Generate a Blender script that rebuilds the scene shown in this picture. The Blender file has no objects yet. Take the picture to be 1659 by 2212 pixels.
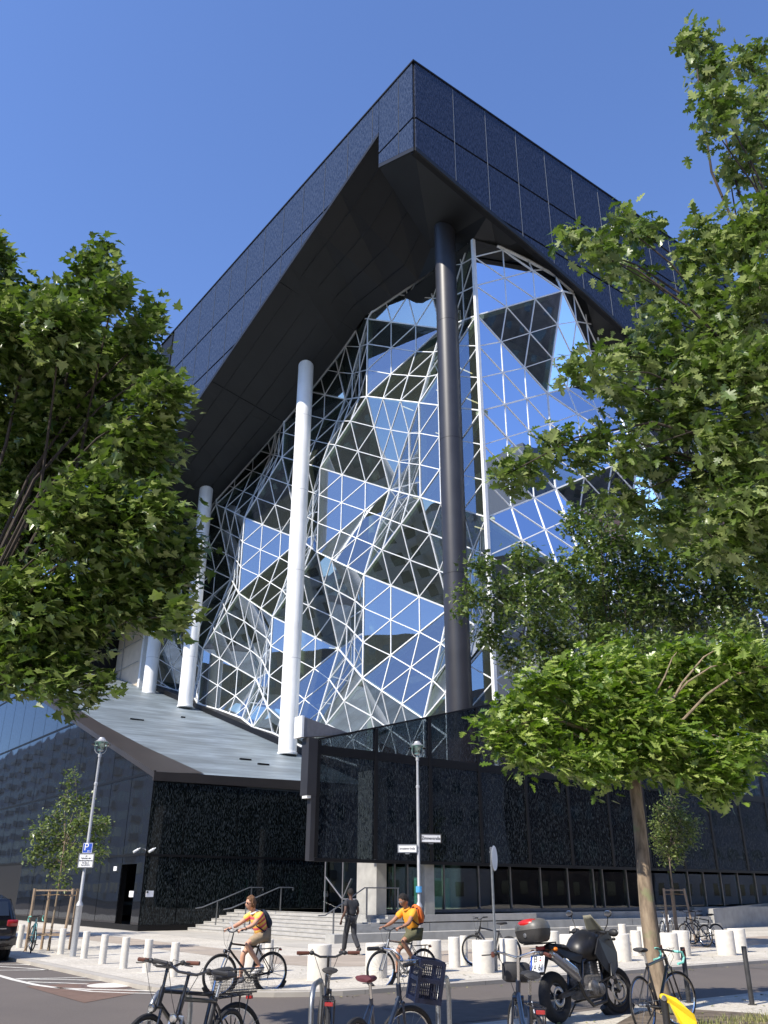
import bpy, bmesh, math, random
from mathutils import Vector, Matrix, Quaternion
random.seed(7)
PI = math.pi
sc = bpy.context.scene
COL = sc.collection

# ------------------------------------------------------------------ camera
CX, CY, F = 829.5, 1106.0, 1845.0          # photograph measured on a 1659 x 2212 grid
CAMH = 1.65
PITCH = math.atan(819 / 1845); ROLL = 0.0045
camd = bpy.data.cameras.new('camera'); cam = bpy.data.objects.new('camera', camd); COL.objects.link(cam)
fwd = Vector((0, math.cos(PITCH), math.sin(PITCH))); rt = Vector((1, 0, 0)); upv = rt.cross(fwd)
rt, upv = rt * math.cos(ROLL) + upv * math.sin(ROLL), upv * math.cos(ROLL) - rt * math.sin(ROLL)
cam.matrix_world = Matrix(((rt.x, upv.x, -fwd.x, 0), (rt.y, upv.y, -fwd.y, 0), (rt.z, upv.z, -fwd.z, CAMH), (0, 0, 0, 1)))
camd.sensor_fit = 'VERTICAL'; camd.sensor_height = 36; camd.sensor_width = 27
camd.lens = F / 2212 * 36
camd.clip_start = 0.1; camd.clip_end = 3000
sc.camera = cam
sc.render.resolution_x = 768; sc.render.resolution_y = 1024

# ------------------------------------------------------------------ light
SUN_EL, SUN_AZ = math.radians(46), math.radians(226)     # azimuth clockwise from +Y
w = bpy.data.worlds.new('World'); sc.world = w; w.use_nodes = True
nt = w.node_tree; nt.nodes.clear()
sky = nt.nodes.new('ShaderNodeTexSky'); sky.sky_type = 'NISHITA'; sky.sun_disc = False
sky.sun_elevation = SUN_EL; sky.sun_rotation = SUN_AZ; sky.altitude = 50
sky.air_density = 1.0; sky.dust_density = 0.15; sky.ozone_density = 8.0
bg = nt.nodes.new('ShaderNodeBackground'); bg.inputs[1].default_value = 0.15
wo = nt.nodes.new('ShaderNodeOutputWorld')
hsv = nt.nodes.new('ShaderNodeHueSaturation'); hsv.inputs['Saturation'].default_value = 1.0; hsv.inputs['Hue'].default_value = .507; hsv.inputs['Value'].default_value = 1.04
nt.links.new(sky.outputs[0], hsv.inputs['Color']); nt.links.new(hsv.outputs[0], bg.inputs[0]); nt.links.new(bg.outputs[0], wo.inputs[0])
sund = bpy.data.lights.new('sun', 'SUN'); sund.energy = 4.0; sund.angle = math.radians(0.5); sund.color = (1, .925, .81)
sun = bpy.data.objects.new('sun', sund); COL.objects.link(sun)
sdir = Vector((math.sin(SUN_AZ) * math.cos(SUN_EL), math.cos(SUN_AZ) * math.cos(SUN_EL), math.sin(SUN_EL)))
sun.rotation_euler = sdir.to_track_quat('Z', 'Y').to_euler(); sun.location = (-40, -30, 60)
sc.view_settings.view_transform = 'Standard'; sc.view_settings.look = 'None'
sc.view_settings.exposure = 0.8; sc.view_settings.gamma = 1

# ------------------------------------------------------------------ positions
CAM = Vector((0, 0, CAMH))
def ray(x, y): return fwd * F + rt * (x - CX) - upv * (y - CY)
def gp(q, z=0.0):
    r = ray(*q); return CAM + r * ((z - CAMH) / r.z)
def atY(q, Y):
    r = ray(*q); return CAM + r * (Y / r.y)
def reg(x0, y0, wd): return lambda x, y: ((x0 + x * wd / 1659) / 1.8228, (y0 + y * wd / 1659) / 1.8228)
A1 = reg(500, 3600, 600); A2 = reg(1100, 3600, 600); A3 = reg(1500, 3500, 600); A4 = reg(2000, 3500, 600)
A5 = reg(2424, 3500, 600); A6 = reg(0, 3500, 600)
P0 = Vector((1.64, 35.72, 0))
ANG = math.radians(90 - 53.1)
RD = Vector((math.cos(ANG), math.sin(ANG), 0)); LD = Vector((-RD.y, RD.x, 0))
def W(u, v, z=0.0): return P0 + LD * u + RD * v + Vector((0, 0, z))
def uvof(p): d = Vector(p) - P0; return d.dot(LD), d.dot(RD)
def onu(q, u):
    r = ray(*q); n = Vector((-LD.x, -LD.y, 0)); t = (W(u, 0) - CAM).dot(n) / r.dot(n); p = CAM + r * t; return uvof(p)[1], p.z
def onv(q, v):
    r = ray(*q); t = (W(0, v) - CAM).dot(RD) / r.dot(RD); p = CAM + r * t; return uvof(p)[0], p.z

# ------------------------------------------------------------------ mesh helpers
class MB:
    def __init__(s): s.v = []; s.f = []; s.m = []
    def add(s, vs, fs, mi=0):
        o = len(s.v); s.v += [Vector(p) for p in vs]; s.f += [tuple(i + o for i in f) for f in fs]; s.m += [mi] * len(fs); return s
    def hexa(s, p, mi=0):     # 8 points: bottom 4 ccw, top 4 ccw
        return s.add(p, [(3, 2, 1, 0), (4, 5, 6, 7), (0, 1, 5, 4), (1, 2, 6, 5), (2, 3, 7, 6), (3, 0, 4, 7)], mi)
    def box(s, lo, hi, mi=0, M=None):
        x0, y0, z0 = lo; x1, y1, z1 = hi
        p = [Vector(c) for c in ((x0, y0, z0), (x1, y0, z0), (x1, y1, z0), (x0, y1, z0), (x0, y0, z1), (x1, y0, z1), (x1, y1, z1), (x0, y1, z1))]
        if M: p = [M @ c for c in p]
        return s.hexa(p, mi)
    def bbox(s, c, size, mi=0, M=None, bev=0.15):   # box with chamfered corners (superellipse-ish), centred
        c = Vector(c); hx, hy, hz = (d / 2 for d in size); n = 12; rings = []
        b = bev
        for zz, k in ((-1, 1 - b), (-1 + b, 1), (1 - b, 1), (1, 1 - b)):
            ring = []
            for (ax, ay) in ((1, 1 - b), (1 - b, 1), (-1 + b, 1), (-1, 1 - b), (-1, -1 + b), (-1 + b, -1), (1 - b, -1), (1, -1 + b)):
                ring.append(c + Vector((ax * hx * k, ay * hy * k, zz * hz)))
            rings.append(ring)
        s.loft(rings, mi, M)
        return s
    def loft(s, rings, mi=0, M=None, cap=True, closed=True):
        n = len(rings[0]); vs = [p for r in rings for p in r]
        if M: vs = [M @ Vector(p) for p in vs]
        fs = []
        for k in range(len(rings) - 1):
            for i in range(n if closed else n - 1):
                j = (i + 1) % n; fs.append((k * n + i, k * n + j, (k + 1) * n + j, (k + 1) * n + i))
        if cap and closed:
            fs.append(tuple(range(n - 1, -1, -1))); fs.append(tuple((len(rings) - 1) * n + i for i in range(n)))
        return s.add(vs, fs, mi)
    def tube(s, pts, r, n=8, mi=0, cap=True):
        pts = [Vector(p) for p in pts]; rs = r if isinstance(r, (list, tuple)) else [r] * len(pts)
        t0 = (pts[1] - pts[0]).normalized()
        a = t0.cross(Vector((0, 0, 1)));
        if a.length < 1e-3: a = t0.cross(Vector((0, 1, 0)))
        a.normalize(); rings = []
        for i, p in enumerate(pts):
            if i == 0: t = t0
            elif i == len(pts) - 1: t = (pts[i] - pts[i - 1]).normalized()
            else:
                t = ((pts[i] - pts[i - 1]).normalized() + (pts[i + 1] - pts[i]).normalized())
                t = t.normalized() if t.length > 1e-6 else (pts[i + 1] - pts[i]).normalized()
            a = (a - t * a.dot(t)); a = a.normalized() if a.length > 1e-6 else t.orthogonal().normalized()
            b = t.cross(a)
            rings.append([p + (a * math.cos(2 * PI * (k + .5) / n) + b * math.sin(2 * PI * (k + .5) / n)) * rs[i] for k in range(n)])
        return s.loft(rings, mi, None, cap)
    def lathe(s, prof, base=(0, 0, 0), n=20, mi=0, axis=None, cap=True):
        base = Vector(base); ax = Vector(axis).normalized() if axis else Vector((0, 0, 1)); a = ax.orthogonal().normalized(); b = ax.cross(a)
        rings = [[base + ax * z + (a * math.cos(2 * PI * k / n) + b * math.sin(2 * PI * k / n)) * max(r, 1e-4) for k in range(n)] for r, z in prof]
        return s.loft(rings, mi, None, cap)
    def torus(s, c, ax, R_, r, n=28, m=6, mi=0, a0=0.0, a1=2 * PI, sy=1.0):
        c = Vector(c); ax = Vector(ax).normalized(); a = ax.cross(Vector((0, 0, 1)));
        a = a.normalized() if a.length > 1e-3 else Vector((1, 0, 0)); b = ax.cross(a)
        full = abs(a1 - a0 - 2 * PI) < 1e-6; N = n if full else n + 1; rings = []
        for k in range(N):
            t = a0 + (a1 - a0) * k / n; d = a * math.cos(t) + b * math.sin(t)
            rings.append([c + d * (R_ + r * math.cos(2 * PI * q / m)) + ax * (r * sy * math.sin(2 * PI * q / m)) for q in range(m)])
        if full: rings.append(rings[0])
        return s.loft(rings, mi, None, not full)
    def ell(s, c, rad, n=14, m=9, mi=0, M=None, fn=None):
        c = Vector(c); vs = []; fs = []
        for j in range(m + 1):
            ph = PI * j / m
            for i in range(n):
                th = 2 * PI * i / n; d = Vector((math.sin(ph) * math.cos(th), math.sin(ph) * math.sin(th), math.cos(ph)))
                p = Vector((d.x * rad[0], d.y * rad[1], d.z * rad[2]))
                if fn: p = fn(p, d)
                vs.append(c + (M @ p if M else p))
        for j in range(m):
            for i in range(n):
                k = (i + 1) % n; fs.append((j * n + i, (j + 1) * n + i, (j + 1) * n + k, j * n + k))
        return s.add(vs, fs, mi)
    def prism(s, poly, d, mi=0):     # poly: 3D points, d: extrusion vector
        n = len(poly); d = Vector(d); vs = [Vector(p) for p in poly] + [Vector(p) + d for p in poly]
        fs = [tuple(range(n - 1, -1, -1)), tuple(range(n, 2 * n))] + [(i, (i + 1) % n, n + (i + 1) % n, n + i) for i in range(n)]
        return s.add(vs, fs, mi)
    def xf(s, fn): s.v = [fn(p) for p in s.v]; return s

def obj(name, mb, mat, parent=None, smooth=False, mods=None):
    me = bpy.data.meshes.new(name); me.from_pydata([tuple(p) for p in mb.v], [], mb.f)
    mats = mat if isinstance(mat, (list, tuple)) else [mat]
    for m in mats: me.materials.append(m)
    if len(mats) > 1:
        for p, mi in zip(me.polygons, mb.m): p.material_index = mi
    if smooth:
        me.polygons.foreach_set('use_smooth', [True] * len(me.polygons))
        try: me.set_sharp_from_angle(angle=math.radians(40))
        except Exception: pass
    me.update()
    o = bpy.data.objects.new(name, me); COL.objects.link(o)
    if parent: o.parent = parent
    return o
def recalc(o):
    bm = bmesh.new(); bm.from_mesh(o.data); bmesh.ops.recalc_face_normals(bm, faces=bm.faces); bm.to_mesh(o.data); bm.free(); return o
def tag(o, label=None, cat=None, group=None, kind=None):
    if label: o['label'] = label
    if cat: o['category'] = cat
    if group: o['group'] = group
    if kind: o['kind'] = kind
    return o
def thing(name, label, cat, loc=(0, 0, 0), rz=0.0, group=None):
    o = bpy.data.objects.new(name, None); COL.objects.link(o); o.location = loc; o.rotation_euler = (0, 0, rz)
    o.empty_display_size = .3
    return tag(o, label, cat, group)
def dup(root, loc, rz=None, label=None):
    r = root.copy(); COL.objects.link(r); r.location = loc
    if rz is not None: r.rotation_euler = (0, 0, rz)
    if label: r['label'] = label
    for ch in list(root.children):
        c = ch.copy(); COL.objects.link(c); c.parent = r
        for g in list(ch.children):
            d = g.copy(); COL.objects.link(d); d.parent = c
    return r

# ------------------------------------------------------------------ materials
def newmat(name):
    m = bpy.data.materials.new(name); m.use_nodes = True; nt = m.node_tree
    return m, nt, nt.nodes['Principled BSDF'], nt.nodes['Material Output']
def nn(nt, t, **kw):
    n = nt.nodes.new(t)
    for k, v in kw.items(): setattr(n, k, v)
    return n
def noise(nt, scale, vec=None, detail=4, sc3=None, rough=.55):
    tc = nn(nt, 'ShaderNodeTexCoord'); out = tc.outputs['Object'] if vec is None else vec
    if sc3:
        mp = nn(nt, 'ShaderNodeMapping'); mp.inputs['Scale'].default_value = sc3; nt.links.new(out, mp.inputs[0]); out = mp.outputs[0]
    n = nn(nt, 'ShaderNodeTexNoise'); n.inputs['Scale'].default_value = scale; n.inputs['Detail'].default_value = detail; n.inputs['Roughness'].default_value = rough
    nt.links.new(out, n.inputs['Vector']); return n.outputs['Fac']
def ramp(nt, fac, stops):
    r = nn(nt, 'ShaderNodeValToRGB'); nt.links.new(fac, r.inputs[0]); e = r.color_ramp.elements
    while len(e) < len(stops): e.new(.5)
    for el, (p, c) in zip(e, stops): el.position = p; el.color = (*c, 1) if len(c) == 3 else c
    return r.outputs[0]
def bump(nt, bs, fac, s=.2, d=.02):
    b = nn(nt, 'ShaderNodeBump'); b.inputs['Strength'].default_value = s; b.inputs['Distance'].default_value = d
    nt.links.new(fac, b.inputs['Height']); nt.links.new(b.outputs[0], bs.inputs['Normal'])
def mat(name, c, rough=.5, metal=0.0, var=.12, scale=6, bmp=0.0, sc3=None, spec=None, coat=0.0):
    m, nt, b, o = newmat(name); b.inputs['Roughness'].default_value = rough; b.inputs['Metallic'].default_value = metal
    if spec is not None: b.inputs['Specular IOR Level'].default_value = spec
    if coat: b.inputs['Coat Weight'].default_value = coat; b.inputs['Coat Roughness'].default_value = .06
    f = noise(nt, scale, sc3=sc3)
    lo = tuple(max(0, x * (1 - var * 2)) for x in c); hi = tuple(min(1, x * (1 + var * 2)) for x in c)
    nt.links.new(ramp(nt, f, [(.3, lo), (.7, hi)]), b.inputs['Base Color'])
    if bmp: bump(nt, b, f, bmp)
    return m
def maprange(nt, fac, a, b_, c=0.0, d=1.0):
    r = nn(nt, 'ShaderNodeMapRange'); nt.links.new(fac, r.inputs[0])
    for i, x in zip((1, 2, 3, 4), (a, b_, c, d)): r.inputs[i].default_value = x
    return r.outputs[0]
def math2(nt, op, a, b_=None, val=None):
    m = nn(nt, 'ShaderNodeMath', operation=op); nt.links.new(a, m.inputs[0])
    if b_ is not None: nt.links.new(b_, m.inputs[1])
    if val is not None: m.inputs[1].default_value = val
    return m.outputs[0]

M = {}
M['white_metal'] = mat('white_metal', (.78, .79, .78), .35, 0, .03)
M['white_column'] = mat('white_column', (.86, .86, .84), .45, 0, .04, .6)
M['dark_column'] = mat('dark_column', (.028, .028, .032), .42, 0, .08, 1)
M['black_frame'] = mat('black_frame', (.005, .005, .006), .5, spec=.25)
M['soffit'] = mat('soffit', (.013, .0135, .014), .45, .0, .06, .5, spec=.35)
M['joint'] = mat('joint', (.006, .006, .007), .6)
M['green_frame'] = mat('green_frame', (.30, .36, .26), .8)
M['interior_dark'] = mat('interior_dark', (.035, .038, .036), .8, 0, .3, .5)
M['interior_floor'] = mat('interior_floor', (.10, .11, .10), .7, 0, .2, .4)
M['concrete'] = mat('concrete', (.36, .355, .335), .85, 0, .07, 2.5, .08)
M['concrete_dark'] = mat('concrete_dark', (.30, .30, .28), .85, 0, .10, 1.8, .08)
M['bollard'] = mat('bollard', (.62, .59, .53), .85, 0, .05, 9, .06)
M['step_stone'] = mat('step_stone', (.38, .37, .35), .85, 0, .07, 2.2, .05)
M['asphalt'] = mat('asphalt', (.118, .105, .096), .92, 0, .10, 1.2, .0)
M['galv'] = mat('galv', (.30, .31, .32), .42, .85, .08, 20)
M['lamp_grey'] = mat('lamp_grey', (.42, .43, .44), .5, .3, .05, 12)
M['rubber'] = mat('rubber', (.016, .016, .017), .8, 0, .2, 40)
M['black_paint'] = mat('black_paint', (.012, .012, .014), .28, 0, .1, coat=.6)
M['black_plastic'] = mat('black_plastic', (.02, .02, .021), .55)
M['chrome'] = mat('chrome', (.6, .61, .62), .22, 1, .03)
M['silver_paint'] = mat('silver_paint', (.32, .36, .42), .3, .6, .04)
M['blue_paint'] = mat('blue_paint', (.010, .020, .045), .3, .2, .1, coat=.5)
M['teal_paint'] = mat('teal_paint', (.02, .16, .19), .35, .1, .1)
M['brown_grip'] = mat('brown_grip', (.09, .028, .015), .6)
M['crate_blue'] = mat('crate_blue', (.007, .012, .036), .5)
M['red_plastic'] = mat('red_plastic', (.42, .015, .012), .3)
M['dark_red'] = mat('dark_red', (.09, .012, .022), .75)
M['orange_plastic'] = mat('orange_plastic', (.8, .2, .01), .35)
M['mint'] = mat('mint', (.22, .62, .52), .6)
M['yellow'] = mat('yellow', (.80, .55, .01), .35, 0, .03, coat=.3)
M['steel_post'] = mat('steel_post', (.05, .05, .052), .5, .3, .2)
M['wood_stake'] = mat('wood_stake', (.33, .24, .16), .85, 0, .15, 14, .1, sc3=(6, 6, .6))
M['skin_light'] = mat('skin_light', (.55, .30, .20), .55, 0, .05, 15)
M['skin_tan'] = mat('skin_tan', (.34, .17, .105), .55, 0, .05, 15)
M['skin_dark'] = mat('skin_dark', (.09, .045, .03), .55, 0, .05, 15)
M['hair_brown'] = mat('hair_brown', (.15, .075, .035), .8, 0, .3, 60, .5, sc3=(1, 1, .2))
M['hair_black'] = mat('hair_black', (.012, .009, .008), .8, 0, .3, 80, .5)
M['orange_shirt'] = mat('orange_shirt', (.85, .36, .03), .85, 0, .05, 10, .15)
M['olive'] = mat('olive', (.10, .10, .055), .9, 0, .1, 12, .15)
M['tan_cloth'] = mat('tan_cloth', (.33, .25, .16), .9, 0, .08, 12, .15)
M['navy_cloth'] = mat('navy_cloth', (.014, .02, .038), .85, 0, .2, 12, .15)
M['dark_cloth'] = mat('dark_cloth', (.03, .032, .038), .9, 0, .15, 12, .2)
M['orange_cloth'] = mat('orange_cloth', (.75, .17, .03), .8, 0, .05, 10)
M['white_cloth'] = mat('white_cloth', (.75, .73, .70), .85, 0, .04)
M['paper'] = mat('paper', (.8, .8, .82), .8, 0, .02)
M['lens_dark'] = mat('lens_dark', (.01, .01, .012), .08)
M['sign_white'] = mat('sign_white', (.74, .75, .76), .5, 0, .02)
M['sign_blue'] = mat('sign_blue', (.015, .07, .42), .45, 0, .03)
M['letter_black'] = mat('letter_black', (.01, .01, .01), .6)
M['sign_dark'] = mat('sign_dark', (.06, .065, .07), .5)
M['road_paint'] = mat('road_paint', (.62, .60, .54), .85, 0, .10, 7)
M['iron'] = mat('iron', (.16, .11, .09), .7, .2, .2, 10)
M['beige_stone'] = mat('beige_stone', (.55, .47, .37), .8, 0, .04, 1.5)
M['grey_render'] = mat('grey_render', (.42, .43, .45), .8, 0, .06, .4)
M['brown_brick'] = mat('brown_brick', (.12, .095, .082), .85, 0, .2, .8)
M['roof_tile'] = mat('roof_tile', (.09, .05, .04), .85, 0, .2, 1)
M['pale_wall'] = mat('pale_wall', (.52, .48, .40), .85, 0, .08, .5)
M['car_black'] = mat('car_black', (.012, .012, .015), .18, .2, .05, coat=1)
M['car_glass'] = mat('car_glass', (.02, .024, .028), .06, 0, .02, spec=.8)
M['tail_red'] = mat('tail_red', (.3, .01, .01), .15, coat=.8)
M['fairing_black'] = mat('fairing_black', (.010, .010, .012), .42)
M['case_grey'] = mat('case_grey', (.038, .036, .035), .55)
M['case_lid'] = mat('case_lid', (.11, .108, .10), .45)
M['seat_black'] = mat('seat_black', (.022, .022, .024), .7, 0, .1, 20, .1)
M['engine'] = mat('engine', (.22, .21, .20), .45, .7, .25, 20, .15)
M['screen_smoke'] = mat('screen_smoke', (.28, .27, .21), .12, 0, .03, spec=.7)
M['terrace_flash'] = mat('terrace_flash', (.05, .042, .037), .45, .3, .08, .4)
M['metal_grey'] = mat('metal_grey', (.23, .23, .25), .4, .5, .06)
M['soil'] = mat('soil', (.12, .095, .07), .95, 0, .25, 6, .3)

def glass_mat(name, tint, gloss, gcol=(1, 1, 1), rough=.01, wob=.0, film=0.0):
    m, nt, b, o = newmat(name); nt.nodes.remove(b)
    t = nn(nt, 'ShaderNodeBsdfTransparent'); t.inputs[0].default_value = (*tint, 1)
    g = nn(nt, 'ShaderNodeBsdfGlossy'); g.inputs[0].default_value = (*gcol, 1); g.inputs['Roughness'].default_value = rough
    fr = nn(nt, 'ShaderNodeFresnel'); fr.inputs[0].default_value = 1.5
    f2 = math2(nt, 'ADD', fr.outputs[0], val=gloss); cl = nn(nt, 'ShaderNodeClamp'); nt.links.new(f2, cl.inputs[0])
    mx = nn(nt, 'ShaderNodeMixShader'); nt.links.new(cl.outputs[0], mx.inputs[0]); nt.links.new(t.outputs[0], mx.inputs[1]); nt.links.new(g.outputs[0], mx.inputs[2])
    if film:      # even grey green diffuse layer that lifts the near-black panes
        df = nn(nt, 'ShaderNodeBsdfDiffuse'); df.inputs[0].default_value = (.30, .36, .30, 1); m5 = nn(nt, 'ShaderNodeMixShader'); m5.inputs[0].default_value = film
        nt.links.new(t.outputs[0], m5.inputs[1]); nt.links.new(df.outputs[0], m5.inputs[2]); nt.links.new(m5.outputs[0], mx.inputs[1])
    nt.links.new(mx.outputs[0], o.inputs[0])
    if wob:
        f = noise(nt, .35, detail=1); bp = nn(nt, 'ShaderNodeBump'); bp.inputs['Strength'].default_value = wob; bp.inputs['Distance'].default_value = .12
        nt.links.new(f, bp.inputs['Height']); nt.links.new(bp.outputs[0], g.inputs['Normal'])
    return m
M['atrium_glass'] = glass_mat('atrium_glass', (.60, .68, .60), .27, (.82, .89, 1.0), wob=.10, film=.10)
M['window_glass'] = glass_mat('window_glass', (.55, .70, .64), .03, wob=.05)
M['lamp_glass'] = glass_mat('lamp_glass', (.80, .9, .87), .05)
M['lamp_disc'] = glass_mat('lamp_disc', (.35, .75, .66), .1)

def frit_glass(name, base, lite, refl, transp, sc3=(38, 38, 7), thr=(.50, .56), amt=1.0, rough=.03, wob=.1, frk=.6):
    # dark glass printed with a rain-like pattern of short wandering vertical streaks
    m, nt, b, o = newmat(name); nt.nodes.remove(b)
    f1 = noise(nt, 1.0, sc3=sc3, detail=1.5, rough=.5)
    mask = maprange(nt, f1, thr[0], thr[1], 0, amt)
    d = nn(nt, 'ShaderNodeBsdfDiffuse'); d.inputs[0].default_value = (*lite, 1)
    base_b = nn(nt, 'ShaderNodeBsdfDiffuse'); base_b.inputs[0].default_value = (*base, 1)
    tr = nn(nt, 'ShaderNodeBsdfTransparent'); tr.inputs[0].default_value = (.55, .62, .66, 1)
    g = nn(nt, 'ShaderNodeBsdfGlossy'); g.inputs['Roughness'].default_value = rough; g.inputs[0].default_value = (.85, .9, 1, 1)
    if wob:
        f = noise(nt, .5, detail=1); bp = nn(nt, 'ShaderNodeBump'); bp.inputs['Strength'].default_value = wob; bp.inputs['Distance'].default_value = .1
        nt.links.new(f, bp.inputs['Height']); nt.links.new(bp.outputs[0], g.inputs['Normal'])
    m1 = nn(nt, 'ShaderNodeMixShader'); m1.inputs[0].default_value = transp; nt.links.new(base_b.outputs[0], m1.inputs[1]); nt.links.new(tr.outputs[0], m1.inputs[2])
    m2 = nn(nt, 'ShaderNodeMixShader'); nt.links.new(mask, m2.inputs[0]); nt.links.new(m1.outputs[0], m2.inputs[1]); nt.links.new(d.outputs[0], m2.inputs[2])
    fr = nn(nt, 'ShaderNodeFresnel'); fr.inputs[0].default_value = 1.45
    f2 = math2(nt, 'MULTIPLY', fr.outputs[0], val=frk); f2 = math2(nt, 'ADD', f2, val=refl); m3 = nn(nt, 'ShaderNodeMixShader')
    cut = math2(nt, 'MULTIPLY', mask, val=-.45); cut = math2(nt, 'ADD', cut, val=1.0); f3 = math2(nt, 'MULTIPLY', f2, cut)
    nt.links.new(f3, m3.inputs[0]); nt.links.new(m2.outputs[0], m3.inputs[1]); nt.links.new(g.outputs[0], m3.inputs[2])
    nt.links.new(m3.outputs[0], o.inputs[0]); return m
M['frit_dark'] = frit_glass('frit_dark', (.005, .007, .007), (.040, .048, .050), .004, .12, frk=.5, thr=(.545, .60))
M['frit_screen'] = frit_glass('frit_screen', (.005, .007, .010), (.042, .050, .054), .012, .45, frk=.45, thr=(.555, .61))
M['frit_clear'] = frit_glass('frit_clear', (.010, .014, .022), (.05, .06, .07), .02, .80, frk=.5, thr=(.58, .64))
M['frit_annex'] = frit_glass('frit_annex', (.010, .011, .013), (.022, .024, .026), .05, .0, amt=.6, frk=.75)
M['frit_south'] = frit_glass('frit_south', (.014, .019, .030), (.048, .063, .098), .055, .0, sc3=(21, 21, 3.4), thr=(.44, .58), rough=.2, wob=0, frk=.5)
M['frit_east'] = frit_glass('frit_east', (.014, .018, .032), (.05, .062, .10), .035, .0, sc3=(21, 21, 3.4), thr=(.44, .58), rough=.25, wob=0, frk=.4)

def leaf_mat(name, c1, c2, back, tr=.35):
    m, nt, b, o = newmat(name)
    gi = nn(nt, 'ShaderNodeNewGeometry')
    col = ramp(nt, gi.outputs['Random Per Island'], [(0, c1), (.62, c2), (1, back)])
    nt.links.new(col, b.inputs['Base Color']); b.inputs['Roughness'].default_value = .36; b.inputs['Specular IOR Level'].default_value = .6
    t = nn(nt, 'ShaderNodeBsdfTranslucent')
    hs = nn(nt, 'ShaderNodeHueSaturation'); hs.inputs['Value'].default_value = 1.5; hs.inputs['Saturation'].default_value = 1.1; nt.links.new(col, hs.inputs['Color'])
    nt.links.new(hs.outputs[0], t.inputs[0])
    mx = nn(nt, 'ShaderNodeMixShader'); mx.inputs[0].default_value = tr; nt.links.new(b.outputs[0], mx.inputs[1]); nt.links.new(t.outputs[0], mx.inputs[2]); nt.links.new(mx.outputs[0], o.inputs[0])
    return m
M['leaf_maple'] = leaf_mat('leaf_maple', (.034, .066, .010), (.095, .150, .026), (.30, .36, .13), .30)
M['leaf_oak'] = leaf_mat('leaf_oak', (.042, .080, .012), (.12, .18, .036), (.36, .42, .18), .32)
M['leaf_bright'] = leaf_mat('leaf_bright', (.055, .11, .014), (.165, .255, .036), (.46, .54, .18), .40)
M['leaf_small'] = leaf_mat('leaf_small', (.055, .09, .018), (.13, .18, .045), (.26, .31, .11), .35)
def bark_mat():
    m, nt, b, o = newmat('bark'); b.inputs['Roughness'].default_value = .9
    f = noise(nt, 1.6, sc3=(8, 8, 2.0), detail=6); f2 = noise(nt, 2.2, detail=3)
    c = ramp(nt, f, [(.3, (.10, .075, .05)), (.55, (.26, .20, .14)), (.75, (.36, .29, .20))])
    mx = nn(nt, 'ShaderNodeMixRGB'); nt.links.new(maprange(nt, f2, .56, .64), mx.inputs[0]); nt.links.new(c, mx.inputs[1]); mx.inputs[2].default_value = (.20, .22, .11, 1)
    nt.links.new(mx.outputs[0], b.inputs['Base Color']); bump(nt, b, f, .6, .02); return m
M['bark'] = bark_mat(); M['bark_dark'] = mat('bark_dark', (.045, .034, .026), .9, 0, .3, 3, .4, sc3=(8, 8, 1.5))
def mosaic_mat():
    m, nt, b, o = newmat('mosaic_paving'); b.inputs['Roughness'].default_value = .9
    tc = nn(nt, 'ShaderNodeTexCoord'); v = nn(nt, 'ShaderNodeTexVoronoi'); v.inputs['Scale'].default_value = 13; nt.links.new(tc.outputs['Object'], v.inputs['Vector'])
    v2 = nn(nt, 'ShaderNodeTexVoronoi'); v2.feature = 'DISTANCE_TO_EDGE'; v2.inputs['Scale'].default_value = 13; nt.links.new(tc.outputs['Object'], v2.inputs['Vector'])
    g = nn(nt, 'ShaderNodeSeparateColor'); nt.links.new(v.outputs['Color'], g.inputs[0])
    c = ramp(nt, g.outputs[0], [(0, (.50, .465, .40)), (.5, (.57, .53, .455)), (1, (.64, .60, .52))])
    e = maprange(nt, v2.outputs['Distance'], .0, .07); mx = nn(nt, 'ShaderNodeMixRGB'); nt.links.new(e, mx.inputs[0]); mx.inputs[1].default_value = (.42, .39, .33, 1); nt.links.new(c, mx.inputs[2])
    big = noise(nt, .5, detail=5); mm = nn(nt, 'ShaderNodeMixRGB', blend_type='MULTIPLY'); mm.inputs[0].default_value = 1; nt.links.new(mx.outputs[0], mm.inputs[1]); nt.links.new(ramp(nt, big, [(.3, (.82, .81, .79)), (.65, (1, 1, 1))]), mm.inputs[2])
    nt.links.new(mm.outputs[0], b.inputs['Base Color']); bump(nt, b, e, .4, .01); return m
M['mosaic'] = mosaic_mat()
def slab_mat(name, c, sx=1.0, sy=1.0, rot=ANG):
    m, nt, b, o = newmat(name); b.inputs['Roughness'].default_value = .85
    tc = nn(nt, 'ShaderNodeTexCoord'); mp = nn(nt, 'ShaderNodeMapping'); mp.inputs['Rotation'].default_value = (0, 0, -rot); nt.links.new(tc.outputs['Object'], mp.inputs[0])
    br = nn(nt, 'ShaderNodeTexBrick'); nt.links.new(mp.outputs[0], br.inputs[0]); br.inputs['Scale'].default_value = 1; br.inputs['Brick Width'].default_value = sx; br.inputs['Row Height'].default_value = sy; br.inputs['Mortar Size'].default_value = .008
    br.inputs['Color1'].default_value = (*c, 1); br.inputs['Color2'].default_value = (*(x * .88 for x in c), 1); br.inputs['Mortar'].default_value = (*(x * .55 for x in c), 1)
    f = noise(nt, 1.3, detail=6); mm = nn(nt, 'ShaderNodeMixRGB', blend_type='MULTIPLY'); mm.inputs[0].default_value = 1; nt.links.new(br.outputs[0], mm.inputs[1]); nt.links.new(ramp(nt, f, [(.3, (.84, .83, .82)), (.7, (1, 1, 1))]), mm.inputs[2])
    nt.links.new(mm.outputs[0], b.inputs['Base Color']); return m
M['slab'] = slab_mat('slab_paving', (.42, .355, .285), 1.0, .75)
M['slab_plaza'] = slab_mat('slab_plaza', (.50, .47, .41), 1.2, 1.2)
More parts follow.
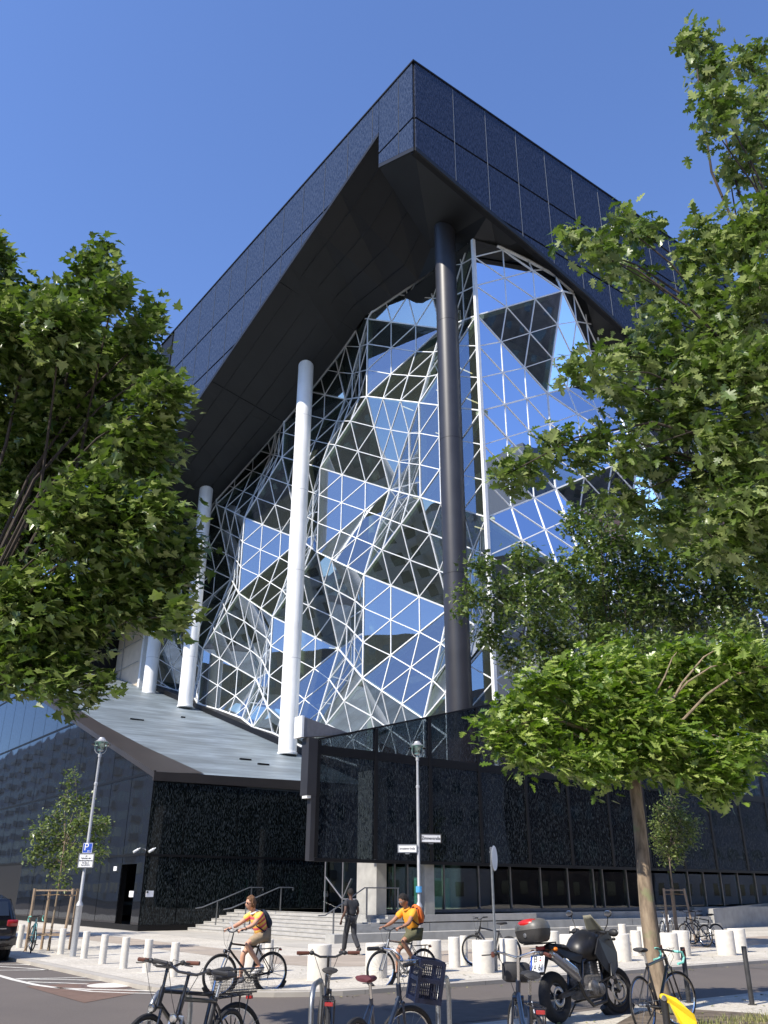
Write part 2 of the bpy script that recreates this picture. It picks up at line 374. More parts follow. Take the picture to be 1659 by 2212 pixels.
def asphalt_mat():
    m, nt, b, o = newmat('asphalt_road'); b.inputs['Roughness'].default_value = .9
    f = noise(nt, 60, detail=2); g = noise(nt, .35, detail=5)
    c = ramp(nt, f, [(.3, (.098, .084, .074)), (.7, (.145, .125, .110))]); mm = nn(nt, 'ShaderNodeMixRGB', blend_type='MULTIPLY'); mm.inputs[0].default_value = 1
    nt.links.new(c, mm.inputs[1]); nt.links.new(ramp(nt, g, [(.3, (.84, .84, .85)), (.7, (1.06, 1.05, 1.03))]), mm.inputs[2]); nt.links.new(mm.outputs[0], b.inputs['Base Color']); bump(nt, b, f, .25, .004); return m
M['asphalt'] = asphalt_mat()
def terrace_mat():
    m, nt, b, o = newmat('terrace_boards'); b.inputs['Roughness'].default_value = .5; b.inputs['Metallic'].default_value = .25
    tc = nn(nt, 'ShaderNodeTexCoord'); sp = nn(nt, 'ShaderNodeSeparateXYZ'); nt.links.new(tc.outputs['Object'], sp.inputs[0])
    wv = math2(nt, 'MULTIPLY', sp.outputs[1], val=1 / .75); fr = math2(nt, 'FRACT', wv); gap = maprange(nt, fr, .0, .16)
    wv2 = math2(nt, 'MULTIPLY', sp.outputs[0], val=1 / 3.0); fr2 = math2(nt, 'FRACT', wv2); gap2 = maprange(nt, fr2, .0, .02, .7, 1)
    gg = math2(nt, 'MULTIPLY', gap, gap2)
    f = noise(nt, .55, sc3=(.6, 1.6, 1), detail=6); c = ramp(nt, f, [(.3, (.14, .165, .18)), (.5, (.20, .24, .265)), (.72, (.30, .36, .41))])
    mx = nn(nt, 'ShaderNodeMixRGB'); nt.links.new(gg, mx.inputs[0]); mx.inputs[1].default_value = (.13, .15, .165, 1); nt.links.new(c, mx.inputs[2])
    nt.links.new(mx.outputs[0], b.inputs['Base Color']); bump(nt, b, gg, .25, .015); return m
M['terrace'] = terrace_mat()
def stripe_mat():
    m, nt, b, o = newmat('striped_shirt'); b.inputs['Roughness'].default_value = .85
    tc = nn(nt, 'ShaderNodeTexCoord'); sp = nn(nt, 'ShaderNodeSeparateXYZ'); nt.links.new(tc.outputs['Object'], sp.inputs[0])
    f = math2(nt, 'MULTIPLY', sp.outputs[2], val=1 / .115); x = math2(nt, 'MULTIPLY', sp.outputs[0], val=6.0); f = math2(nt, 'ADD', f, x); fr = math2(nt, 'FRACT', f)
    c = ramp(nt, fr, [(0, (.90, .50, .07)), (.42, (.92, .62, .16)), (.5, (.62, .05, .10)), (.88, (.80, .16, .16)), (.96, (.90, .50, .07))])
    nt.links.new(c, b.inputs['Base Color']); return m
M['striped_shirt'] = stripe_mat()
def grass_mat():
    m, nt, b, o = newmat('grass_blades'); b.inputs['Roughness'].default_value = .7
    gi = nn(nt, 'ShaderNodeNewGeometry'); nt.links.new(ramp(nt, gi.outputs['Random Per Island'], [(0, (.10, .13, .03)), (.6, (.19, .20, .06)), (1, (.38, .34, .16))]), b.inputs['Base Color']); return m
M['grass'] = grass_mat()

# ================================================================== GROUND
def sheet(name, pts, z, mat_, kind='structure'):
    o = obj(name, MB().add([(p[0], p[1], z) for p in pts], [tuple(range(len(pts)))]), mat_); tag(o, kind=kind); return o
def slab(name, pts, z0, z1, mat_):
    mb = MB().prism([(p[0], p[1], z0) for p in pts], (0, 0, z1 - z0)); o = recalc(obj(name, mb, mat_)); tag(o, kind='structure'); return o
def uvp(l): return [W(u, v) for u, v in l]
RZ = -0.08     # road level
sheet('ground', [(-900, -900), (900, -900), (900, 900), (-900, 900)], -0.11, M['asphalt'])
sheet('road', [(-150, -120), (200, -120), (200, 200), (-150, 200)], RZ, M['asphalt'])
def arc(cu, cv, r, a0, a1, n=8): return [(cu + r * math.cos(a0 + (a1 - a0) * k / n), cv + r * math.sin(a0 + (a1 - a0) * k / n)) for k in range(n + 1)]
def plaza_pts(off):   # outline of the corner pavement, inset by off
    r = 3.2 - off
    return [(120, -15.3 + off)] + arc(-9.9, -12.1, r, -PI / 2, -PI, 8) + [(-13.1 + off, 140), (120, 140)]
M['kerb_stone'] = slab_mat('kerb_stone', (.46, .43, .38), 1.0, 40.0)
slab('kerb', uvp(plaza_pts(0)), -0.2, -0.004, M['kerb_stone'])
sheet('pavement_mosaic', uvp(plaza_pts(.28)), 0.0, M['mosaic'])
sheet('pavement_slabs', uvp([(-8.9, 140), (-8.9, -8.6)] + arc(-6.9, -8.6, 2.0, PI, PI * 1.5, 6) + [(120, -10.6), (120, -8.9), (-4.6, -8.9), (-5.4, -8.1), (-5.4, 140)]), 0.004, M['slab'])
sheet('plaza', uvp([(-2.2, -6.6), (-2.2, 140), (120, 140), (120, -6.6)]), 0.0041, M['slab_plaza'])
# near pavement on this side of the street
NEAR = [(-17.5, -60), (-17.5, 140), (-60, 140), (-60, -60)]
slab('near_kerb', uvp(NEAR), -0.2, -0.004, M['kerb_stone'])
sheet('near_pavement_mosaic', uvp([(-17.72, -60), (-17.72, 140), (-60, 140), (-60, -60)]), 0.0, M['mosaic'])
sheet('near_pavement_slabs', uvp([(-20.3, -60), (-20.3, 140), (-24.5, 140), (-24.5, -60)]), 0.004, M['slab'])
# road markings of the hatched corner
def strip(name, pts, wd=.12, z=RZ + .006):
    P = [gp(p, RZ) for p in pts]; a = []; b = []
    for i, p in enumerate(P):
        t = (P[min(i + 1, len(P) - 1)] - P[max(i - 1, 0)]).normalized(); s = Vector((-t.y, t.x, 0)) * wd / 2
        a.append((p + s)); b.append((p - s))
    n = len(P); mb = MB().add([(q.x, q.y, z) for q in a + b], [(i, i + 1, n + i + 1, n + i) for i in range(n - 1)])
    tag(obj(name, mb, M['road_paint']), kind='structure')
strip('road_marking_border', [A6(-700, 800), A6(-300, 870), A6(0, 950), A6(160, 995), A6(400, 1050), A6(640, 1082), A6(1000, 1098), A6(1400, 1106), A6(1700, 1116)], .14)
for i, l in enumerate([[(-500, 790), (0, 822), (220, 824), (330, 832)], [(-500, 812), (0, 848), (300, 866), (520, 884)], [(-500, 900), (0, 888), (400, 886), (610, 880)],
                       [(170, 980), (600, 975), (1030, 963)], [(190, 984), (700, 990), (1190, 1003)], [(300, 1014), (700, 1028), (1060, 1042)], [(600, 1076), (1000, 1120), (1400, 1136), (1700, 1142)]]):
    strip('road_marking_hatch', [A6(*p) for p in l], .10)
def disc(name, c, r, z, mat_, label, cat):
    mb = MB().add([(c.x + r * math.cos(2 * PI * k / 28), c.y + r * math.sin(2 * PI * k / 28), z) for k in range(28)], [tuple(range(28))]); o = obj(name, mb, mat_)
    if label: tag(o, label, cat)
    return o
mc = gp(A6(1210, 1055), RZ); t = thing('manhole_cover', 'round manhole cover with pale centre in the rusty red asphalt patch', 'manhole', (mc.x, mc.y, RZ))
a = MB().lathe([(.62, 0), (.62, .006), (.48, .008)], n=28); obj('cover_rim', a, M['iron'], t); obj('cover_plate', MB().lathe([(.46, 0), (.46, .012), (.30, .014)], n=28), M['road_paint'], t)

# grass tufts at the foot of the near tree
def grass(name, polys, n, hmin, hmax, label=None):
    mb = MB(); rnd = random.Random(3)
    for _ in range(n):
        c, sx, sy = rnd.choice(polys); r = math.sqrt(rnd.random()); a = rnd.random() * 2 * PI
        p = Vector((c.x + sx * r * math.cos(a), c.y + sy * r * math.sin(a), 0)); h = rnd.uniform(hmin, hmax) * (1.15 - r * .5); d = Vector((rnd.uniform(-1, 1), rnd.uniform(-1, 1), 0)) * h * .45
        s = Vector((rnd.uniform(-1, 1), rnd.uniform(-1, 1), 0)).normalized() * .005
        mb.add([p - s, p + s, p + d * .5 + s * .7 + Vector((0, 0, h * .65)), p + d * .5 - s * .7 + Vector((0, 0, h * .65)), p + d + Vector((0, 0, h))], [(0, 1, 2, 3), (3, 2, 4)])
    tag(obj(name, mb, M['grass']), label, 'grass', kind='stuff')
gc = gp((1540, 2208)); gc2 = gp((1630, 2204))
grass('grass', [(gp((1590, 2216)), 1.0, .22), (gp((1640, 2206)), .7, .22), (gp((1545, 2222)), .9, .2), (gp((1560, 2236)), 2.0, .3), (gp((1655, 2206)), .5, .15)], 900, .04, .15, 'sparse dry grass tufts around the foot of the near tree')
sheet('tree_pit', [gp(q) for q in ((1380, 2185), (1480, 2180), (1640, 2190), (1760, 2230), (1500, 2290), (1300, 2230))], 0.006, M['soil'])

# ================================================================== MAIN BUILDING
def b(u, v, z): return Vector((v, u, z))
def clip(poly, fn):
    out = []; n = len(poly)
    for i in range(n):
        p, q = poly[i], poly[(i + 1) % n]; a, c = fn(p), fn(q)
        if a >= 0: out.append(p)
        if (a >= 0) != (c >= 0): out.append(p + (q - p) * (a / (a - c)))
    return out
def interp(pts, x):
    if x <= pts[0][0]: a, c = pts[0], pts[1]
    elif x >= pts[-1][0]: a, c = pts[-2], pts[-1]
    else:
        for a, c in zip(pts, pts[1:]):
            if a[0] <= x <= c[0]: break
    return a[1] + (c[1] - a[1]) * (x - a[0]) / (c[0] - a[0])
tower = thing('office_building', 'large office block with dark overhanging upper box and white triangulated glass front', 'building', P0, ANG)
ZT = 46.85; UMAX = 52.0; VMAX = 60.0
ztL = lambda u: 39.75 + .43 * u if u < 3.3 else 43.8 - .323 * (u - 3.35)      # lower edge of the south facade
ER = [(0, 39.75), (5.6, 38.35), (8.25, 37.8), (11, 37.1), (13.75, 36.4), (17.1, 35.35), (25, 32.2), (34, 28.0), (46, 21.5), (60, 14)]
ztR = lambda v: interp(ER, v)
rows = [(42.38, ZT - .05), (38.42, 42.22), (34.36, 38.26), (30.26, 34.2), (26.16, 30.1), (22.06, 26.0), (18, 21.9), (14, 17.9)]
def facade(side, edges, zlow, mat_, thick=.10):
    for (a0, a1) in zip(edges, edges[1:]):
        g = .035
        for z0, z1 in rows:
            poly = [Vector((a0 + g, z0, 0)), Vector((a1 - g, z0, 0)), Vector((a1 - g, z1, 0)), Vector((a0 + g, z1, 0))]
            if a0 < 3.29 < a1 and side == 'L':
                pieces = [[Vector((a0 + g, z0, 0)), Vector((3.29, z0, 0)), Vector((3.29, z1, 0)), Vector((a0 + g, z1, 0))], [Vector((3.33, z0, 0)), Vector((a1 - g, z0, 0)), Vector((a1 - g, z1, 0)), Vector((3.33, z1, 0))]]
            else: pieces = [poly]
            for pc in pieces:
                m_ = (pc[0].x + pc[1].x) / 2; x0, x1 = pc[0].x, pc[1].x; y0, y1 = zlow(x0) + .28, zlow(x1) + .28; sl = (y1 - y0) / (x1 - x0)
                pc = clip(pc, lambda p: p.y - (y0 + sl * (p.x - x0)))
                if len(pc) < 3: continue
                if side == 'L': mb = MB().prism([b(p.x, -thick, p.y) for p in pc], b(0, thick, 0))
                else: mb = MB().prism([b(-thick, p.x, p.y) for p in pc], b(thick, 0, 0))
                yield recalc(obj('facade_panel', mb, mat_, tower))
eL = [0.0, 1.35] + [3.98 + 2.68 * k for k in range(0, 12)]     # to ~33.5
cnt = list(facade('L', eL, ztL, M['frit_south']))
eR = [0.0] + [3.0 + 2.68 * k for k in range(0, 13)]
cnt += list(facade('R', eR, ztR, M['frit_east']))
# dark walls behind the panels, roof, rear walls
mb = MB()
mb.prism([b(3.33, .02, 43.82), b(UMAX, .02, ztL(UMAX)), b(UMAX, .02, ZT), b(0, .02, ZT), b(0, .02, 39.75), b(3.32, .02, 41.18)], b(0, .3, 0))
mb.prism([b(.02, v, z) for v, z in ER] + [b(.02, VMAX, ZT), b(.02, 0, ZT)], b(.3, 0, 0))
mb.box((0, 0, ZT - .3), (VMAX, UMAX, ZT - .04))
mb.box((0, UMAX - .3, 20), (VMAX, UMAX, ZT - .02)); mb.box((VMAX - .3, 0, 0), (VMAX, UMAX, ZT - .02))
recalc(obj('upper_wall', mb, M['black_frame'], tower))
# slim light joints of the east facade and the thin dark roof edge
for v in eR[1:]:
    obj('joint_cover', MB().box((v - .014, -.115, ztR(v) + .3), (v + .014, -.05, ZT - .05)), M['galv'], tower)
for u in eL[1:]:
    obj('joint_cover', MB().box((-.115, u - .015, ztL(u) + .3), (-.05, u + .015, ZT - .05)), M['sign_dark'], tower)
mb = MB().box((-.16, -.16, ZT - .05), (VMAX, .2, ZT + .06)); mb.box((-.16, .2, ZT - .05), (.2, UMAX, ZT + .06)); obj('roof_edge', mb, M['black_frame'], tower)
# black recess at the far end of the south facade
obj('end_recess', MB().box((-.06, 33.9, 24), (.0, 52, ZT - .1)), M['black_frame'], tower)
obj('recess_fin', MB().box((-.14, 36.2, 26), (-.06, 36.35, ZT - .1)), M['galv'], tower)
# soffit
TL = [(2, 38.2), (5.8, 38.45), (10.3, 39.0), (13.5, 39.35), (16.3, 38.2), (18.7, 37.4), (21.6, 36.45), (25.4, 35.4), (33, 33.6), (38, 32.4), (52, 28.4)]
TR = [(6.2, 38.2), (11.7, 38.3), (14.2, 38.0), (15.6, 36.9), (17.75, 35.6), (21, 33.9), (25, 32.0), (34, 27.8), (46, 21.3), (60, 13.8)]
top_L = lambda u: interp(TL, u); top_R = lambda v: interp(TR, v)
mb = MB(); vl = 6.3
us = [4.6, 7.5, 10.3, 13.5, 16.3, 18.7, 21.6, 25.4, 29, 33, 38, 45, 52]
K = b(5.3, 5.6, 39.45)
for q in range(1):
    pts_o = [b(3.35, -.05, 43.85)] + [b(u, -.05, ztL(u) + .02) for u in us[1:]]
    pts_i = [K] + [b(u, vl, top_L(u)) for u in us[1:]]
    for k in range(len(us) - 1):
        n = 6; A_, B_, C_, D_ = pts_o[k], pts_o[k + 1], pts_i[k + 1], pts_i[k]
        mb.add([A_, B_, C_, D_], [(0, 1, 2), (0, 2, 3)])
    pi2 = [b(5.8, vl, top_L(5.8))] + pts_i[1:]
    mb.add([K, pi2[1], pi2[0]], [(0, 1, 2)])
    # ceiling continues inside behind the glass
    for k in range(len(us) - 1):
        a_, c_ = pi2[k], pi2[k + 1]; e_ = b(3.4, 3, 3.75); mb.add([a_, c_, c_ + e_, a_ + e_], [(0, 1, 2, 3)])
# notch face and east part of the soffit
N1 = b(3.33, -.05, 43.85); N2 = b(3.3, -.05, 41.2)
mb.add([N1, N2, K], [(0, 1, 2)])
E0 = b(-.05, -.05, 39.77); Tm = b(2, 6.2, 38.2); T5 = b(5.8, vl, top_L(5.8)); E1 = b(-.05, 5.6, 38.37)
mb.add([E0, N2, K, T5, Tm, E1], [(0, 1, 2), (0, 2, 5), (5, 2, 4), (4, 2, 3)])
vs_ = [5.6, 8.25, 11, 13.75, 17.1, 21, 25, 34, 46, 60]; vt = [6.2, 8.25, 11, 13.75, 17.1, 21, 25, 34, 46, 60]
for k in range(len(vs_) - 1):
    mb.add([b(-.05, vs_[k], ztR(vs_[k]) + .02), b(-.05, vs_[k + 1], ztR(vs_[k + 1]) + .02), b(2, vt[k + 1], top_R(vt[k + 1])), b(2, vt[k], top_R(vt[k])), b(9, vt[k + 1], top_R(vt[k + 1])), b(9, vt[k], top_R(vt[k]))], [(0, 1, 2, 3), (3, 2, 4, 5)])
obj('soffit', mb, M['soffit'], tower)
# fold-down lip along both lower facade edges
mb = MB()
mb.prism([b(3.35, -.10, 43.82), b(UMAX, -.10, ztL(UMAX)), b(UMAX, -.10, ztL(UMAX) + .26), b(3.35, -.10, 44.08)], b(0, .11, 0))
mb.prism([b(0, -.10, 39.75), b(3.3, -.10, 41.17), b(3.3, -.10, 41.43), b(0, -.10, 40.02)], b(0, .11, 0))
for (v0, z0), (v1, z1) in zip(ER, ER[1:]): mb.prism([b(-.10, v0, z0), b(-.10, v1, z1), b(-.10, v1, z1 + .26), b(-.10, v0, z0 + .26)], b(.11, 0, 0))
recalc(obj('facade_lip', mb, M['soffit'], tower))
# panel joints of the soffit
mb = MB()
for t in (.16, .38, .6, .82):
    pts = []
    for k, u in enumerate(us):
        o_ = pts_o[k]; i_ = pi2[k] if k else K
        pts.append(o_ + (i_ - o_) * t - Vector((0, 0, .012)))
    mb.tube(pts[0:], .022, 4)
for u0, u1 in ((14.8, 14.8), (24.5, 24.5), (35, 35)):
    pts = [b(u0, -.03, ztL(u0) - .01), b(u1, vl, top_L(u1) - .01)]; mb.tube(pts, .018, 4)
obj('soffit_joint', mb, M['joint'], tower)

# round columns
def column(name, u, v, z0, z1, d, mat_, label=None):
    mb = MB().lathe([(d / 2 + .05, z0), (d / 2 + .05, z0 + .12), (d / 2, z0 + .14), (d / 2, z1)], b(u, v, 0), 36); o = obj(name, mb, mat_, tower, True)
    mb = MB()
    for k in range(1, 5): z = z0 + (z1 - z0) * k / 5; mb.lathe([(d / 2, z - .012), (d / 2 + .006, z - .008), (d / 2 + .006, z + .008), (d / 2, z + .012)], b(u, v, 0), 36, cap=False)
    obj('weld_seam', mb, M['lamp_grey'] if mat_ is M['white_column'] else M['black_frame'], o, True); return o
o = column('column', 3.27, 5.0, 0.8, 39.9, 1.27, M['dark_column']); o['label'] = 'dark grey round column, the one nearest the building corner'
ztop_base = lambda u, v: 6.7 + .331 * (u - 12.04) + .022 * (v + 6.35)
for u, zt, zb in ((19.2, 38.1, 9.3), (34.97, 33.2, 14.6)):
    column('column', u, 5.0, zb, zt + 1, 1.14, M['white_column'])
column('column', 42.7, 5.0, 16.9, 32.5, 1.14, M['white_column'])

# ---- triangulated glass front
def nodeL(i, k):
    u = 2 + 5.6 * i; z = (13.15 if i % 2 == 0 else 9.95) + 6.45 * k; v = 6.35
    if i > 0 and ((i % 2 == 1 and (k - 1) % 3 == 0) or (i % 2 == 0 and (k - 2) % 3 == 0)): v = 8.35
    if i == 0: v = 6.2
    return b(u, v, z)
def nodeR(j, k):
    v = 6.2 + 5.6 * j; z = (13.15 if j % 2 == 0 else 9.95) + 6.45 * k; u = 2.0
    if j > 0 and ((j % 2 == 1 and (k - 1) % 3 == 0) or (j % 2 == 0 and (k - 2) % 3 == 0)): u = .10
    return b(u, v, z)
def low_z(p):
    u, v = p.y, p.x
    return (ztop_base(u, v) + .38) if (u > 12.05 and v > 6) else 6.62
def top_z(p, side):
    if side == 'L':
        h_ = max(0, p.x - 6.35); return top_L(p.y - 1.15 * h_) + 1.25 * h_ - .04
    f_ = min(1, max(0, p.y / 2)); return ztR(p.x) * (1 - f_) + top_R(p.x) * f_ - .04
done = set()
def key(p, q):
    a = tuple(round(c, 2) for c in p); c = tuple(round(c_, 2) for c_ in q); return (a, c) if a < c else (c, a)
def bar(mb, p, q, wd, dp, nrm, off=0.0):
    t = (q - p).normalized(); s = t.cross(nrm).normalized() * wd / 2; n = s.cross(t).normalized(); n = n if n.dot(nrm) > 0 else -n
    a0, a1 = n * (off), n * (off + dp)
    mb.hexa([p - s + a0, p + s + a0, q + s + a0, q - s + a0, p - s + a1, p + s + a1, q + s + a1, q - s + a1])
def facet(A_, B_, C_, side, last):
    n = (B_ - A_).cross(C_ - A_).normalized()
    out = Vector((-1, 0, 0)) if side == 'L' else Vector((0, -1, 0))
    if n.dot(out) < 0: n = -n
    mg = MB(); ms = MB(); mf = MB()
    P = lambda i, j: A_ + (B_ - A_) * (i / 3) + (C_ - A_) * (j / 3)
    def cl(poly):
        poly = clip(poly, lambda p: p.z - low_z(p)); 
        return clip(poly, lambda p: top_z(p, side) - p.z) if len(poly) > 2 else []
    def seg(p, q):
        for fn in (lambda p: p.z - low_z(p), lambda p: top_z(p, side) - p.z):
            a, c = fn(p), fn(q)
            if a < 0 and c < 0: return None
            if a < 0: p = p + (q - p) * (a / (a - c))
            elif c < 0: q = q + (p - q) * (c / (c - a))
        return (p, q) if (q - p).length > .05 else None
    for i in range(3):
        for j in range(3 - i):
            for tri in ([(i, j), (i + 1, j), (i, j + 1)], [(i + 1, j), (i + 1, j + 1), (i, j + 1)] if i + j < 2 else None):
                if not tri: continue
                pts = [P(*t) for t in tri]; pl = cl(pts)
                if len(pl) > 2: mg.add(pl, [tuple(range(len(pl)))])
                # framing along the cut
                for x in range(len(pl)):
                    p, q = pl[x], pl[(x + 1) % len(pl)]
                    mid = (p + q) / 2
                    if abs(mid.z - top_z(mid, side)) < .03 or abs(mid.z - low_z(mid)) < .03:
                        if (q - p).length > .05: bar(ms, p, q, .11, .09, n)
                for x in range(3):
                    p, q = pts[x], pts[(x + 1) % 3]; k_ = key(p, q)
                    if k_ in done: continue
                    done.add(k_); s = seg(p, q)
                    if s: bar(ms, s[0], s[1], .055, .035, n)
    for p, q in ((A_, B_), (B_, C_), (C_, A_)):
        k_ = ('I',) + key(p, q)
        if k_ in done: continue
        done.add(k_); s = seg(p, q)
        if abs(p.y - 2) < .01 and abs(q.y - 2) < .01 and abs(p.x - 6.2) < .01 and abs(q.x - 6.2) < .01: continue
        if s: bar(mf, s[0] - n * .14, s[1] - n * .14, .22, -.30, n); bar(ms, s[0] + n * .005, s[1] + n * .005, .075, .045, n)
    if not mg.f: return 0
    g = obj('glass_facet', mg, M['atrium_glass'], tower)
    if ms.f: recalc(obj('glazing_bars', ms, M['white_metal'], g))
    if mf.f: recalc(obj('inner_frame', mf, M['green_frame'], g))
    return 1
nf = 0
def tris(node, ni, side):
    global nf
    for i in range(ni):
        for k in range(-2, 6):
            if i % 2 == 0: T = [(node(i, k), node(i, k + 1), node(i + 1, k + 1)), (node(i, k), node(i + 1, k + 1), node(i + 1, k))]
            else: T = [(node(i, k), node(i, k + 1), node(i + 1, k)), (node(i, k), node(i + 1, k), node(i + 1, k - 1))]
            for a_, b_, c_ in T: nf += facet(a_, b_, c_, side, i == ni - 1)
tris(nodeL, 8, 'L'); tris(nodeR, 5, 'R')
mb = MB().box((6.06, 1.90, 1.0), (6.26, 2.10, 38.1)); obj('corner_mullion', mb, M['white_metal'], tower)
# curb under the glass
mb = MB()
pts = [(u, 6.4) for u in (12.1, 20, 30, 40, 46.7)]
for (u0, v0), (u1, v1) in zip(pts, pts[1:]):
    mb.prism([b(u0, 6.2, ztop_base(u0, v0) - .2), b(u1, 6.2, ztop_base(u1, v1) - .2), b(u1, 6.2, ztop_base(u1, v1) + .36), b(u0, 6.2, ztop_base(u0, v0) + .36)], b(0, 2.3, 0))
recalc(obj('glass_curb', mb, M['black_frame'], tower))
# floors, rear wall and inner columns seen dimly through the glass
mb = MB()
for k, z in enumerate((10.4, 14.6, 18.8, 23, 27.2, 31.4, 35.4)):
    mb.box((12.5 + (k % 3) * 1.1, 6 + (k % 2) * 1.5, z), (30, 50, z + .45)); mb.box((9.4, 6 + (k % 3), z), (12.5, 9.5, z + .4)) if k % 2 else None
obj('inner_floor', mb, M['interior_floor'], tower)
obj('inner_wall', MB().box((26, 2.5, 1), (26.4, 51, 38)).box((40, 14, 1), (60, 14.4, 36)), M['interior_dark'], tower)
mb = MB()
for u in (10.5, 19, 28, 37): mb.lathe([(.32, 1), (.32, 38)], b(u, 11.2, 0), 16)
for v in (14, 23): mb.lathe([(.32, 1), (.32, 35)], b(6.5, v, 0), 16)
obj('inner_column', mb, M['green_frame'], tower, True)
ml, nl, bl, ol = newmat('strip_light'); bl.inputs['Emission Color'].default_value = (1, .85, .5, 1); bl.inputs['Emission Strength'].default_value = .9
for u, v, z in ((9, 11, 34.5), (12, 11.5, 34.4), (15.5, 11, 34.6), (7, 9.8, 30.6), (11.5, 11, 30.5), (14, 11, 26.5), (20, 11, 22.2), (8, 11, 22.3), (11, 11, 18), (24, 11, 18)):
    obj('ceiling_lamp', MB().box((v, u - .03, z), (v + 1.3, u + .03, z + .05)), ml, tower)

# ---- black printed screen in front of the ground floor (east side)
stop = lambda v: 8.22 + .266 * v
ev = [-5.05, -2.40, .33, 3.03, 5.78, 8.47, 11.26, 13.95, 16.69, 19.4, 22.2, 24.9, 27.6, 30.3, 33, 35.7, 38.4, 44, 50]
for a0, a1 in zip(ev, ev[1:]):
    g = .06
    for z0, z1 in ((2.72, 6.30), (6.62, 10.45), (10.6, 14.4), (14.55, 18.4)):
        pc = [Vector((a0 + g, z0, 0)), Vector((a1 - g, z0, 0)), Vector((a1 - g, z1, 0)), Vector((a0 + g, z1, 0))]
        pc = clip(pc, lambda p: stop(p.x) - .06 - p.y)
        if len(pc) < 3: continue
        recalc(obj('screen_panel', MB().prism([b(-.02, p.x, p.y) for p in pc], b(.04, 0, 0)), M['frit_clear'] if 6.5 < z0 < 7 else M['frit_screen'], tower))
mb = MB()
for v in ev: mb.box((v - .075, -.06, 2.73), (v + .075, .10, stop(v) - .08))
mb.box((-5.1, -.04, 2.60), (50, .09, 2.72)); mb.box((-5.1, -.045, 6.30), (50, .22, 6.62))
mb.box((8.3, -.045, 10.45), (50, .12, 10.6)); mb.box((23, -.045, 14.4), (50, .12, 14.55))
mb.prism([b(-.05, -5.1, stop(-5.1) - .07), b(-.05, 50, stop(50) - .07), b(-.05, 50, stop(50)), b(-.05, -5.1, stop(-5.1))], b(.14, 0, 0))
recalc(obj('screen_frame', mb, M['black_frame'], tower))
mb = MB().box((-5.52, -.06, 4.82), (-5.10, .42, 6.86)).box((-5.32, -.05, 2.62), (-5.10, .22, 4.82))
obj('screen_end_fin', mb, M['dark_column'], tower); obj('fin_cap', MB().box((-5.50, -.02, 4.72), (-5.325, .3, 4.815)), M['white_metal'], tower)
mb = MB().prism([b(.12, -5.66, 6.87), b(.12, -3.4, 7.22), b(.12, -3.7, 7.25), b(.12, -5.66, 7.62)], b(.5, 0, 0))
recalc(obj('parapet', mb, M['metal_grey'], tower)); obj('parapet_edge', MB().box((-5.76, .1, 6.87), (-5.665, .64, 7.66)), M['white_metal'], tower)
# slab and lobby behind the screen
mb = MB().box((-1.6, .35, 6.15), (60, 2.4, 6.45)); mb.box((2.5, 2.4, 6.15), (60, 12.0, 6.45)); mb.box((-1.5, 12.0, 6.2), (60, 50, 6.45)); obj('lobby_ceiling', mb, M['interior_dark'], tower)
mb = MB().box((-1.7, 1.45, .3), (60, 50, .84)); obj('ground_floor', mb, M['concrete_dark'], tower)
mb = MB().box((12, 11.8, .8), (60, 12.2, 6.2)); mb.box((9.5, 2.4, .84), (9.7, 12, 6.2)); obj('lobby_wall', mb, mat('lobby_wall', (.13, .17, .155), .7), tower)
mgl = mat('lobby_panel', (.10, .27, .22), .3); obj('lobby_counter', MB().box((3.0, 4.2, .84), (4.9, 4.4, 2.2)).box((6.1, 5, .84), (8.8, 5.2, 2.2)), mgl, tower)
mb = MB()
for v in (3.9, 7.3, 10.6, 14): mb.lathe([(.30, .84), (.30, 6.2)], b(4.5, v, 0), 16)
obj('lobby_column', mb, M['concrete'], tower, True)
wv = [-1.1, -.64, -.11, .54, 1.25, 2.47, 4.43, 6.33, 8.23, 10.04, 11.83, 12.51, 14.29, 16.2, 17.9, 19.32, 20.7, 22.29, 23.91, 25.6, 27.5, 29.4, 31.3, 33.2, 36, 39, 42, 46, 50]
for a0, a1 in zip(wv, wv[1:]):
    obj('window', MB().box((a0 + .03, 1.80, .98), (a1 - .03, 1.83, 5.2)), M['window_glass'], tower)
mb = MB()
for v in wv: mb.box((v - .03, 1.74, .97), (v + .03, 1.88, 5.25))
mb.box((-1.1, 1.74, .86), (50, 1.9, .98)); mb.box((-1.1, 1.75, 5.2), (50, 1.9, 6.15)); obj('window_frame', mb, M['metal_grey'], tower)
obj('entrance_pillar', MB().box((-1.58, 1.0, .3), (-1.1, 2.3, 6.15)), M['concrete'], tower)
obj('concrete_pillar', MB().box((.08, .12, 0), (.56, .58, 6.15)), M['concrete_dark'], tower)
# slender Y-shaped frame of the alcove glazing beside the entrance pillar
mb = MB()
def ab(u, v, z): return b(u, v, z)
for p, q in (((3.6, 3.0), (3.6, .84)), ((3.6, 3.0), (3.0, 3.9)), ((3.6, 3.0), (4.3, 3.9)), ((4.9, .84), (4.9, 4)), ((3.6, 1.35), (2.6, 1.35)), ((4.9, 2.2), (3.6, 1.35)), ((3.6, 1.35), (3.0, 2.1))):
    mb.tube([b(p[0], -1.35, p[1]), b(q[0], -1.35, q[1])], .035, 6)
obj('alcove_frame', mb, M['metal_grey'], tower); obj('alcove_glass', MB().box((-1.36, 2.3, .84), (-1.34, 5.0, 4.2)), M['window_glass'], tower)
# notice on the door
def onbox(q, u=None, v=None): pass
obj('notice', MB().box((-1.0, 1.765, 2.02), (-.72, 1.795, 2.30)), M['paper'], tower); obj('notice_mark', MB().box((-.985, 1.76, 2.2), (-.92, 1.766, 2.27)), M['letter_black'], tower)

